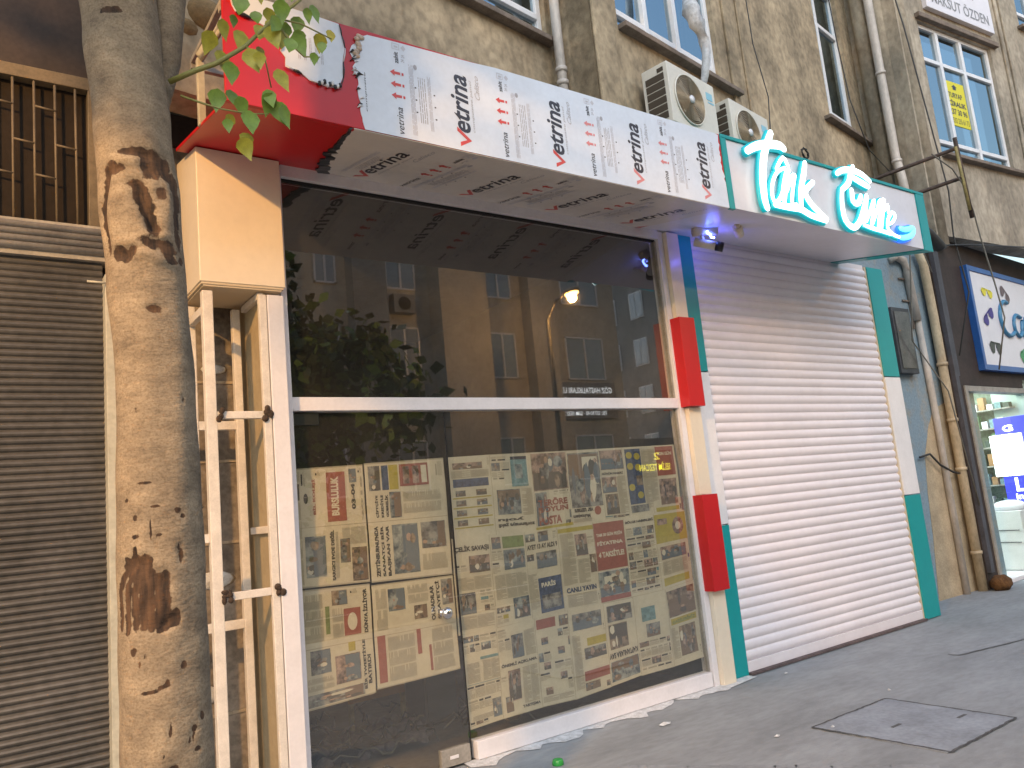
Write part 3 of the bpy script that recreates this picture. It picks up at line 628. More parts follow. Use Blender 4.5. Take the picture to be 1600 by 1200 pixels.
S = {'T': [[(4.833, 3.959), (4.951, 4.022), (5.109, 4.068), (5.257, 4.087), (5.312, 4.066)], [(5.168, 4.178), (5.103, 4.081), (5.033, 3.956), (4.988, 3.816), (4.968, 3.704), (4.964, 3.595), (4.981, 3.528)]], 'a': [[(5.164, 3.875), (5.277, 3.991), (5.328, 3.916)], [(5.283, 3.907), (5.176, 3.855), (5.095, 3.758), (5.063, 3.654), (5.09, 3.593), (5.17, 3.649), (5.241, 3.771), (5.296, 3.893)], [(5.296, 3.893), (5.213, 3.722), (5.203, 3.61)]], 'r': [[(5.333, 3.899), (5.262, 3.753), (5.211, 3.611)], [(5.26, 3.708), (5.355, 3.847), (5.403, 3.867)]], 'i': [[(5.403, 3.867), (5.339, 3.732), (5.306, 3.615), (5.368, 3.619)]], 'k': [[(5.566, 4.005), (5.515, 3.886), (5.445, 3.738), (5.42, 3.615)], [(5.636, 3.849), (5.507, 3.748), (5.548, 3.663), (5.658, 3.594), (5.749, 3.549)], [(5.077, 3.575), (5.195, 3.578), (5.299, 3.583), (5.413, 3.586), (5.538, 3.554), (5.736, 3.536)]], 'E': [[(6.001, 3.986), (6.103, 4.035), (6.251, 4.058), (6.393, 4.046), (6.507, 4.003)], [(6.273, 4.099), (6.206, 4.007), (6.153, 3.925), (6.043, 3.852)], [(6.233, 3.993), (6.35, 3.97), (6.469, 3.947)], [(6.043, 3.852), (6.006, 3.721), (6.016, 3.58), (6.131, 3.531), (6.246, 3.612), (6.333, 3.734), (6.411, 3.857)], [(6.189, 3.876), (6.18, 3.772), (6.26, 3.766), (6.323, 3.843)]], 'm': [[(6.418, 3.845), (6.358, 3.713), (6.289, 3.582)], [(6.339, 3.613), (6.439, 3.737), (6.522, 3.837), (6.461, 3.704), (6.4, 3.573)], [(6.43, 3.601), (6.536, 3.739), (6.624, 3.853), (6.573, 3.72), (6.507, 3.574)]], 'r2': [[(6.639, 3.83), (6.693, 3.863), (6.626, 3.715), (6.557, 3.563)], [(6.661, 3.758), (6.735, 3.819), (6.722, 3.741)]], 'e': [[(6.287, 3.576), (6.419, 3.563), (6.567, 3.558), (6.716, 3.546)], [(6.666, 3.633), (6.751, 3.657), (6.831, 3.731), (6.782, 3.756), (6.694, 3.674), (6.673, 3.584), (6.761, 3.545), (6.85, 3.536)]], 'tail': [[(6.85, 3.536), (6.917, 3.54), (7.045, 3.575), (7.109, 3.628), (7.094, 3.652), (6.967, 3.623), (6.876, 3.623)]]}
def smooth(p, n=3):
    P = [Vector((a, 0, b)) for a, b in p]; out = []
    for i in range(len(P)-1):
        p0 = P[max(i-1, 0)]; p1 = P[i]; p2 = P[i+1]; p3 = P[min(i+2, len(P)-1)]
        for k in range(n):
            t = k/n; out.append(.5*((2*p1)+(p2-p0)*t+(2*p0-5*p1+4*p2-p3)*t*t+(3*p1-p0-3*p2+p3)*t**3))
    out.append(P[-1]); return out
ns = thing('neon_lettering', (6, -.98, 3.5), 'glowing cyan and white script lettering mounted on the white fascia', 'lit sign')
for k, L in S.items():
    big = k in ('T', 'E', 'k', 'tail'); r0 = .036 if k == 'T' else (.028 if big else .018)
    co, ri = (NEONM, NEONB) if k == 'tail' else (NEONW, NEONC)
    g = MB(); g2 = MB(); g3 = MB()
    for s in L:
        P = smooth(s)
        n_ = len(P)
        rr = [r0*(.75+.25*math.sin(math.pi*(i+.5)/n_)) for i in range(n_)]
        ends = [P[0]-(P[1]-P[0]).normalized()*r0*.5]+P+[P[-1]+(P[-1]-P[-2]).normalized()*r0*.5]
        rr = [r0*.35]+rr+[r0*.35]
        g.tube([(p.x, YF-.052, p.z) for p in ends], rr, co, 10, flat=(0, 1, 0))
        g2.tube([(p.x, YF-.026, p.z) for p in ends], [x+.015 for x in rr], ri, 10, flat=(0, 1, 0))
    o = g.build('letter', ns); g2.build('rim', o)
# ------------------------------------------------------------------ camera under the fascia
sc_ = thing('security_camera', (5.05, -.3, 3.5), 'small bullet security camera with a blue light under the fascia corner', 'camera')
g = MB(); g.cyl((5.03, -.30, 3.60), (5.03, -.30, 3.57), .05, ACW); g.tube([(5.03, -.30, 3.58), (5.04, -.31, 3.53), (5.05, -.30, 3.50)], .014, ACW, 8); g.build('mount', sc_)
g = MB(); g.tube([(5.00, -.25, 3.52), (5.10, -.38, 3.455)], .036, ACW, 16); g.build('body', sc_)
g = MB(); g.tube([(5.10, -.38, 3.455), (5.135, -.425, 3.432)], .040, BLACK, 16); g.build('lens_hood', sc_)
g = MB(); g.tube([(5.03, -.37, 3.575), (5.02, -.38, 3.555), (5.04, -.39, 3.54), (5.05, -.385, 3.522), (5.08, -.39, 3.52)], .009, BLED, 8); g.build('light_strip', sc_)
pl_ = bpy.data.lights.new('blue_glow', 'POINT'); pl_.energy = .8; pl_.color = (.12, .12, 1); pl_.shadow_soft_size = .02
po = bpy.data.objects.new('blue_glow', pl_); C.objects.link(po); po.parent = sc_; po.location = (.12, -.02, -.02)
g = MB(); g.tube([(4.95, -.30, 3.592), (5.03, -.33, 3.588), (5.12, -.40, 3.580)], [.05, .03, .04], M('cream_filler', (.6, .55, .48), .7), 8); g.build('filler', sc_)
t = thing('lamp_stub', (5.15, -.55, 3.5), 'small cream cylinder hanging under the white fascia by the camera', 'fitting')
g = MB(); g.cyl((5.17, -.56, 3.565), (5.27, -.50, 3.535), .038, CREAM, 18); g.cyl((5.12, -.60, 3.58), (5.17, -.56, 3.565), .025, CREAMD, 14); g.build('housing', t)
g = MB(); g.tube([(5.11, -.57, 3.60), (5.17, -.60, 3.603), (5.28, -.53, 3.582)], .006, RUST, 6); g.build('bracket', t)

# ------------------------------------------------------------------ air conditioners
PA = plane(4.9, -.30, .167)
ac = thing('air_conditioner', PA(5.25, 0, 4.53), 'complete outdoor air conditioning unit, the nearer one behind the wrapped fascia', 'air conditioner', 'air conditioning units on the wall')
g = MB(PA); u0, u1, z0, z1 = 4.885, 5.625, 4.55, 5.10
g.box(u0+.004, u1, -.26, 0, z0, z1, ACW)
g.build('casing', ac, bevel=.008)
g = MB(PA)
for k in range(6): g.box(u0-.001, u0+.004, -.225, -.04, z0+.05+k*.07, z0+.108+k*.07, M('louvre_dark', (.06, .045, .03), .7))
g.box(u0-.001, u0+.004, -.10, -.04, z0+.475, z0+.51, MATS['louvre_dark'])
g.build('side_grille', ac)
g = MB(PA); cx, cz, rr0 = u0+.30, z0+.275, .225
N = 40
def ring(mb, r, rad, d, m):
    vs = []; n2 = 6
    for i in range(N):
        th = 2*math.pi*i/N
        for k in range(n2):
            ph = 2*math.pi*k/n2; q = r+rad*math.cos(ph); vs.append((cx+q*math.cos(th), d+rad*math.sin(ph), cz+q*math.sin(th)))
    mb.add(vs, [(i*n2+k, i*n2+(k+1) % n2, ((i+1) % N)*n2+(k+1) % n2, ((i+1) % N)*n2+k) for i in range(N) for k in range(n2)], m, True)
g.add([(cx+rr0*math.cos(2*math.pi*i/N), .004, cz+rr0*math.sin(2*math.pi*i/N)) for i in range(N)], [tuple(range(N))], M('fan_hollow', (.14, .10, .06), .7))
g.build('fan_opening', ac)
g = MB(PA)
for k in range(14): ring(g, .03+k*.0145, .0028, .022-.012*(k/13)**3, ACF)
ring(g, rr0, .007, .008, ACW)
for k in range(8):
    a = k*math.pi/4; g.tube([(cx+.03*math.cos(a), .022, cz+.03*math.sin(a)), (cx+rr0*math.cos(a), .01, cz+rr0*math.sin(a))], .003, ACF, 5)
g.build('fan_guard', ac)
g = MB(PA)
for k in range(5):
    a = k*2*math.pi/5; v = []
    for (r, da, dd) in ((.03, -.3, .004), (.19, -.35, .006), (.205, .25, .018), (.03, .5, .016)): v.append((cx+r*math.cos(a+da), dd, cz+r*math.sin(a+da)))
    g.add(v, [(0, 1, 2, 3)], ACF)
g.build('fan_blade', ac)
g = MB(PA); g.cyl((cx, .01, cz), (cx, .032, cz), .034, WHITEP, 20); g.build('hub', ac)
g = MB(PA); g.box(u1-.15, u1-.05, .0, .003, z1-.17, z1-.10, ACL); g.box(u1-.13, u1-.03, .0, .003, z1-.20, z1-.185, ACL); g.build('maker_label', ac)
for x in (u0+.12, u1-.12):
    g = MB(PA); g.box(x-.02, x+.02, -.30, -.01, z0-.04, z0-.001, GREYM); g.box(x-.018, x+.018, -.30, -.27, z0-.35, z0-.04, GREYM); g.build('wall_bracket', ac)
ac2 = ac.copy(); C.objects.link(ac2)
for ch in list(ac.children): c_ = ch.copy(); C.objects.link(c_); c_.parent = ac2
ac2.location = Vector(ac.location)+Vector(PA(6.64, 0, 0))-Vector(PA(5.64, 0, 0))+Vector((0, 0, -.02))
ac2['label'] = 'outdoor air conditioning unit, the farther one partly hidden behind the nearer unit and the script'

# wrapped pipe bundle from window to AC
g = MB(); P = [PA(5.60, -.12, 6.6), PA(5.58, -.10, 6.2), PA(5.52, -.06, 5.95), PA(5.46, -.02, 5.80), PA(5.50, 0, 5.68), PA(5.58, .0, 5.55), PA(5.56, .02, 5.4), PA(5.55, -.02, 5.2), PA(5.56, -.1, 5.02)]
g.tube(P, [.03, .04, .06, .085, .075, .05, .04, .035, .03], M('foil_wrap', (.55, .57, .60), .35, var=.3, vs=20, bump=1, bs=40), 12)
tag(g.build('wrapped_hose'), 'crumpled white tape-wrapped hose bundle running from the window to the nearer air conditioner', 'hose')

# ------------------------------------------------------------------ pipes and wires
def pipe(name, pts, r, m, lab, clamps=()):
    t = thing(name, pts[-1], lab, 'drainpipe'); g = MB(); g.tube(pts, r, m, 14); g.build('pipe', t)
    for c in clamps: g = MB(); g.cyl((c[0], c[1], c[2]-.02), (c[0], c[1], c[2]+.02), r*1.22, m, 14); g.build('clamp', t)
    return t
t = pipe('drainpipe', [(4.20, .25, 13), (4.20, .25, 5.5), (4.20, .25, 4.0)], .042, PIPE, 'pale drainpipe in the corner left of the first upper window', [(4.20, .25, 5.12), (4.20, .25, 5.0)])
t = pipe('drainpipe', [(10.10, .50, 13), (10.10, .50, 5.56), (10.12, .48, 5.3), (10.10, .42, 4.3)], .055, PIPE, 'pale drainpipe running down between the second and third upper windows', [(10.10, .50, 6.75), (10.11, .50, 5.5)])
t = pipe('drainpipe', [(9.95, .36, 4.2), (10.02, .36, 4.05), (10.04, .36, 3.4), (10.04, .36, 2.4), (10.035, .36, .0)], .055, PIPE2, 'thicker lower drainpipe beside the dark shopfront, stained ochre near the pavement', [(10.04, .36, 2.75), (10.04, .36, 2.05), (10.04, .36, 1.45), (10.035, .36, .45)])
t = pipe('drainpipe', [(9.72, .41, 3.6), (9.76, .41, 2.4), (9.75, .41, .0)], .04, PIPE, 'thin grey pipe left of the ochre drainpipe on the blue wall')
t = thing('pipe_elbow', (9.75, .4, 4.0), 'short grey elbow pipe under the right end of the white fascia', 'pipe')
g = MB(); g.tube([(9.35, .42, 4.05), (9.45, .40, 4.1), (9.62, .40, 4.06), (9.66, .40, 3.9), (9.70, .40, 3.3)], .05, PIPE, 12); g.build('pipe', t)
def wire(pts, r, lab, m=CABLE, nm='wire'):
    g = MB(); g.tube(pts, r, m, 6); tag(g.build(nm), lab, 'cable')
wire([(7.02, .30, 9), (7.05, .30, 6.2), (7.15, .28, 5.6), (7.05, .27, 5.0), (6.9, .1, 4.7), (6.85, -.3, 4.3)], .006, 'thin dark wire hanging on the wall right of the first upper window')
wire([(9.62, .80, 9), (9.66, .78, 7.2), (9.70, .76, 6.4), (9.85, .70, 5.7), (10.0, .55, 5.35)], .008, 'thin dark wire between the second upper window and the pale drainpipe')
wire([(10.15, .30, 9), (10.1, .1, 7.2), (10.15, .05, 6.2), (10.2, -.02, 4.9), (10.15, .0, 4.3), (10.28, .0, 3.6), (9.95, .1, 2.8)], .009, 'long dark wire dangling beside the ribs left of the third upper window')
wire([(9.30, -.3, 5.10), (9.75, -.3, 5.0), (10.0, -.3, 4.80), (10.1, -.3, 4.5), (10.15, -.3, 4.2), (10.30, -.3, 3.6), (10.38, -.3, 3.2), (10.45, -.1, 2.6)], .009, 'grey wire looping down in front of the sunglasses sign', CABLEG)
wire([(8.3, -.25, 4.35), (8.8, -.2, 4.30), (9.3, -.1, 4.16), (9.8, -.05, 4.13), (10.6, .0, 4.25), (13, .0, 4.48)], .010, 'black cable stretched along the concrete edge above the dark shopfront')
wire([(9.22, .41, 1.63), (9.44, .40, 1.66), (9.62, .39, 1.52), (9.84, .36, 1.42), (10.0, .36, 1.40), (10.02, .33, 1.2)], .013, 'dark cable looping across the blue wall to the ochre drainpipe')
wire([(8.95, .0, 4.4), (9.15, -.02, 4.3), (9.25, -.03, 4.0), (9.35, -.04, 3.75)], .008, 'short cut wire end hanging beside the right end of the teal fascia edge', CABLEG)
wire([(9.05, .2, 4.5), (9.2, .1, 4.0), (9.3, .3, 3.0), (9.9, .28, 2.4), (10.12, .26, 1.0)], .008, 'thin vertical wire crossing the dark shopfront left of the sunglasses sign', CABLEG)
g = MB(); g.tube([(9.10, -.10, 4.30), (9.3, -.10, 4.20), (9.55, -.08, 4.08), (9.75, -.06, 4.10)], [.02, .06, .07, .02], CABLE, 10); g.tube([(9.1, -.1, 4.3), (9.25, -.12, 4.24), (9.4, -.1, 4.2)], .02, CABLEG, 8)
tag(g.build('cable_bundle'), 'lumpy black taped cable joint hanging over the concrete edge', 'cable bundle')
br = thing('sign_bracket', (9.9, -.3, 4.4), 'rusty empty sign bracket sticking out under the third upper window', 'bracket')
g = MB(); g.tube([(8.9, .8, 4.95), (9.96, -.3, 5.30)], .024, RUST, 4); g.build('arm', br)
g = MB(); g.tube([(8.9, .8, 4.60), (9.93, -.3, 4.91)], .024, RUST, 4); g.build('arm', br)
g = MB(); g.tube([(9.97, -.3, 5.44), (10.03, -.3, 4.42)], .026, RUST, 4); g.build('upright', br)
g = MB(); g.tube([(9.90, -.32, 5.30), (9.96, -.32, 4.50)], .020, RUSTY, 4); g.build('upright', br, label='yellowed upright')
# electrical box & conduit on the blue wall
t = thing('meter_box', (9.3, .4, 2.65), 'dark framed meter box on the wall right of the teal jamb strip', 'box')
g = MB(); g.box(9.06, 9.46, .36, .45, 2.62, 3.42, M('meter_dark', (.05, .055, .065), .5, var=.4, vs=9)); g.build('case', t, bevel=.006)
g = MB(); g.box(9.10, 9.42, .352, .359, 2.68, 3.37, M('meter_glass', (.09, .08, .08), .25, var=.5, vs=5)); g.build('glass_cover', t)
t = thing('conduit_cross', (9.65, .42, 3.3), 'dark conduit with two short crossbars on the blue painted wall', 'conduit')
g = MB(); g.box(9.655, 9.675, .425, .45, 3.2, 4.0, SILL); g.build('conduit', t)
for z in (3.55, 3.83): g = MB(); g.box(9.5, 9.83, .428, .446, z-.01, z+.01, SILL); g.build('crossbar', t)
g = MB(); g.ell((10.16, .20, .08), (.15, .11, .09), RUSTO, 20, 14); tag(g.build('rust_lump'), 'orange-brown crumbly lump on the pavement at the foot of the dark shopfront', 'lump')
o = bpy.data.objects.get('rust_lump')
tx = bpy.data.textures.new('lump', 'CLOUDS'); tx.noise_scale = .05; dm = o.modifiers.new('d', 'DISPLACE'); dm.texture = tx; dm.strength = .05; dm.mid_level = .4
sn = thing('wall_nest', WB(8.1, .02, 5.2), 'small tangle of wire on a hook below the second upper window', 'wire tangle')
g = MB()
for i in range(7):
    P = [WB(8.1+.09*math.cos(a*.7+i)*rnd.uniform(.6, 1), .03+.02*rnd.random(), 5.25+.08*math.sin(a*.7+i)*rnd.uniform(.6, 1)) for a in range(9)]; g.tube(P, .006, CABLE, 5)
g.build('wire_loops', sn)

# ------------------------------------------------------------------ poster + plaque on window 3
po_ = thing('rental_poster', WC(11.53, -.05, 6.17), 'yellow rental poster with black lettering behind the third upper window', 'poster')
TC = lambda d: (lambda u, v: WC(u, d, v))
g = MB(WC); g.box(11.29, 11.79, -.080, -.072, 6.17, 6.85, YEL); o = g.build('sheet', po_)
g = MB()
text(g, 'TURYAP', 11.36, 6.60, 11.70, 6.68, INK, TC(-.070), .02); text(g, 'KİRALIK', 11.32, 6.47, 11.76, 6.57, INK, TC(-.070), .03)
text(g, '237 30 96', 11.33, 6.34, 11.75, 6.43, INK, TC(-.070), .02); text(g, '0532 235 61 73', 11.33, 6.21, 11.76, 6.29, INK, TC(-.070), .0)
g.mesh([(11.50, 6.73), (11.58, 6.73), (11.58, 6.77), (11.50, 6.77)], [(0, 1, 2, 3)], INK, TC(-.070)); g.mesh([(11.47, 6.77), (11.61, 6.77), (11.54, 6.81)], [(0, 1, 2)], INK, TC(-.070)); g.build('lettering', po_)
pq = thing('office_plaque', WC(11.85, .05, 7.8), 'white name plaque with grey lettering above the third upper window', 'sign')
g = MB(WC); g.box(10.98, 12.70, 0, .07, 7.80, 8.62, SGNW); g.build('board', pq, bevel=.006)
g = MB(); text(g, 'MAKSUT ÖZDEN', 11.12, 7.90, 12.58, 8.10, M('plaque_grey', (.22, .23, .25), .5), TC(.073), .01); text(g, 'AVUKAT', 11.5, 8.22, 12.3, 8.42, MATS['plaque_grey'], TC(.073), .01); g.build('lettering', pq)

# ------------------------------------------------------------------ right shop
WD = plane(9, .25, .06)
rs = thing('optician_shopfront', (11, .4, 0), 'dark shopfront with a brightly lit window at the right edge', 'shopfront')
g = MB(WD); wall(g, 10.10, 20, 0, 4.46, [(10.42, 16, 0.0, 2.49)], .18, DARKB); g.box(10.12, 10.22, 0, .05, .2, 4.2, M('dark_slate', (.07, .07, .085), .6, var=.3, vs=6)); g.box(10.28, 10.34, 0, .02, 2.6, 4.3, MATS['dark_slate']); g.build('dark_cladding', rs)
g = MB(WD); g.box(10.42, 10.50, -.14, .02, 0, 2.48, GREYM); g.box(10.50, 16, -.14, .02, 2.41, 2.48, GREYM); g.box(10.50, 16, -.14, .02, .0, .05, WALU); g.build('frame', rs, bevel=.004)
g = MB(WD); g.box(10.5, 16, -.06, -.052, .05, 2.41, GL_CLEAR); g.build('pane', rs)
IN = plane(9, .25, .06)
g = MB(IN); g.box(10.43, 16, -3.6, -3.5, .01, 2.6, M('shop_back', (.18, .22, .17), .8, var=.6, vs=3)); g.box(10.36, 10.42, -3.5, -.18, .01, 2.6, M('shop_side', (.45, .55, .50), .7)); g.box(10.43, 16, -3.5, -.18, 2.6, 2.7, WHITEP); g.box(10.43, 16, -3.5, -.18, .01, .03, WHITEP); g.build('room', rs)
g = MB(IN); g.box(10.6, 12.3, -2.0, -.3, 2.585, 2.597, WHITE_LIT); g.build('ceiling_light', rs)
g = MB(); g.box(12.45, 12.55, .45, 3.8, .01, 2.6, M('shop_back', (.18, .22, .17))); g.box(12.43, 12.45, .45, .9, .05, 2.55, M('shop_side', (.45, .55, .50))); g.build('partition', rs)
g = MB(); g.box(11.7, 12.3, .50, 1.02, .04, .82, WHITEP); g.box(11.69, 11.699, .54, .98, .40, .41, DARK); g.box(11.69, 11.699, .54, .98, .56, .57, DARK); g.ell((11.95, .72, .87), (.2, .22, .09), SGNW, 14, 8); tag(g.build('display_counter', bevel=.01), 'white display counter inside the lit shop window', 'counter')
t = thing('light_box', (12.15, .65, 1.0), 'glowing white and blue advertising panel hanging in the lit shop window', 'lit sign')
g = MB(); g.box(12.17, 12.2, .40, .82, .92, 2.1, M('panel_blue', (.03, .03, .5), .4, emit=(.04, .05, .6), est=.7)); g.build('blue_panel', t)
g = MB(); g.box(12.13, 12.168, .48, .90, 1.28, 1.86, M('panel_white', (1, 1, 1), .4, emit=(.9, 1, 1), est=2.2)); g.build('white_panel', t, bevel=.01)
g = MB(); FI = lambda u, v: (12.166, -u, v)
text(g, 'L', -.68, 1.06, -.56, 1.25, LTXT, FI, .03); text(g, 'G', -.72, 1.90, -.58, 1.99, LTXT, FI, .03); text(g, 'in', -.70, .95, -.6, 1.03, LTXT, FI, .03); g.build('lettering', t)
t = thing('display_rack', (12.4, 1.2, 0), 'rack of small eyewear boxes at the back of the lit shop', 'rack')
g = MB()
for k in range(6):
    for q in range(14):
        if rnd.random() < .85: g.box(12.28, 12.38, .62+q*.11, .62+q*.11+.08, .9+k*.27, .9+k*.27+rnd.uniform(.06, .2), rnd.choice([WHITEP, PCY, M('rack_green', (.10, .2, .1), .6), M('rack_brown', (.3, .16, .07), .6), SGNW, M('rack_dark', (.04, .06, .05), .6)]))
g.build('boxes', t)
g = MB()
for k in range(6): g.box(12.26, 12.42, .6, 2.2, .88+k*.27, .898+k*.27, GREYM)
g.build('shelf', t)
# cad sign
cs = thing('sunglasses_sign', WD(12, .05, 2.7), 'white shop sign with a blue border, blue lettering and coloured sunglasses', 'sign')
g = MB(WD); g.box(11.03, 15.0, .0, .07, 2.71, 4.10, SGNW); g.build('board', cs, bevel=.004)
g = MB(WD); g.box(11.0, 15, .0, .085, 4.05, 4.12, NAVY); g.box(11.0, 15, .0, .085, 2.69, 2.765, NAVY); g.box(11.0, 11.075, .0, .085, 2.765, 4.05, NAVY); g.build('border', cs, bevel=.004)
TD = lambda d: (lambda u, v: WD(u, d, v))
def glasses(u0, v0, u1, v1, m, tilt=0, full=False):
    g = MB(); cu, cv = (u0+u1)/2, (v0+v1)/2; W_ = u1-u0; H_ = v1-v0
    def f(a, b):
        ca, sa = math.cos(tilt), math.sin(tilt); return WD(cu+a*ca-b*sa, .078, cv+a*sa+b*ca)
    for s in (-1, 1):
        vs = [(s*W_*.26+W_*.22*math.cos(i*math.pi/8)*(1 if math.sin(i*math.pi/8) > 0 else .8), H_*.5*math.sin(i*math.pi/8)*(.7 if math.sin(i*math.pi/8) > 0 else 1)) for i in range(16)]
        g.add([f(*p) for p in vs], [tuple(range(16))], m)
    g.add([f(-W_*.35, H_*.2), f(W_*.35, H_*.2), f(W_*.35, H_*.34), f(-W_*.35, H_*.34)], [(0, 1, 2, 3)], m)
    o = g.build('sunglasses_mark', cs)
glasses(11.36, 3.72, 11.76, 3.86, YEL, -.08); glasses(11.24, 3.36, 11.68, 3.54, PUR, .5); glasses(11.30, 2.92, 11.72, 3.12, BLACK, -.05); glasses(12.33, 2.86, 12.74, 3.08, GRN, .3); glasses(12.03, 3.72, 12.38, 3.92, BRN, -.6)
g = MB()
def stroke(pts, r):
    P = smooth(pts, 4); g.tube([WD(p.x, .085, p.z) for p in P], r, SGNL, 8)
stroke([(12.177, 3.69), (12.05, 3.70), (11.90, 3.60), (11.84, 3.44), (11.90, 3.28), (12.04, 3.215), (12.17, 3.225), (12.26, 3.27)], .028)
stroke([(12.60, 3.51), (12.43, 3.535), (12.32, 3.44), (12.31, 3.30), (12.45, 3.22), (12.56, 3.30), (12.63, 3.46), (12.60, 3.30), (12.66, 3.22)], .026)
stroke([(12.97, 3.53), (12.82, 3.535), (12.72, 3.42), (12.74, 3.28), (12.86, 3.22), (12.96, 3.30), (13.02, 3.46), (13.04, 3.74), (13.0, 3.3), (13.08, 3.22)], .026)
stroke([(13.2, 3.4), (13.25, 3.52), (13.4, 3.54), (13.5, 3.4), (13.4, 3.23), (13.25, 3.25), (13.2, 3.4)], .026)
g.build('lettering', cs)

# ------------------------------------------------------------------ left shop
ls = thing('corrugated_shutter', (-.5, .05, 0), 'closed grey-brown corrugated roller shutter behind the tree trunk', 'shutter')
g = MB(); slatcurtain(g, -2.6, .645, .08, .02, 2.99, .0365, .015, SHUTD, 4, 1); g.build('slat_curtain', ls)
g = MB(); g.box(.645, .70, -.01, .10, 0, 2.90, RAILM); g.build('guide_rail', ls, bevel=.003)
g = MB()
for k in range(4): g.tube([(-2.6, .04, 3.03+k*.036), (.68, .04, 3.03+k*.036)], .020, GREYM, 10)
g.box(-2.6, .69, .045, .16, 2.985, 3.175, GREYM); g.build('header_box', ls)
g = MB(); g.tube([(.56, -.02, 2.85), (.66, -.03, 2.845)], .006, RAILM, 6); g.build('latch', ls)
wg = thing('window_grille', (-.5, .08, 3.18), 'brown window grille of offset bars above the corrugated shutter', 'grille')
g = MB(); g.box(-2.6, .62, .06, .15, 3.955, 4.025, GRILL); g.box(.585, .64, .06, .15, 3.18, 3.955, GRILL); g.build('frame', wg, bevel=.003)
for k in range(26):
    x = .525-k*.0955-.0
    g = MB(); g.tube([(x+.008, .07, 3.18), (x, .07, 3.95)], .0065, GRILL, 5)
    g.build('bar', wg)
g = MB()
for k in range(26):
    x = .525-k*.0955
    for z in ((3.80, 3.42) if k % 2 else (3.60,)):
        g.tube([(x-.09, .068, z+.01), (x+.005, .068, z)], .006, GRILL, 5)
g.build('spacer', wg)
g = MB(); g.box(-2.6, .585, .12, .13, 3.18, 3.955, M('grille_glass', (.022, .016, .012), .7, var=.3, vs=3, spec=.15)); g.build('pane', wg)

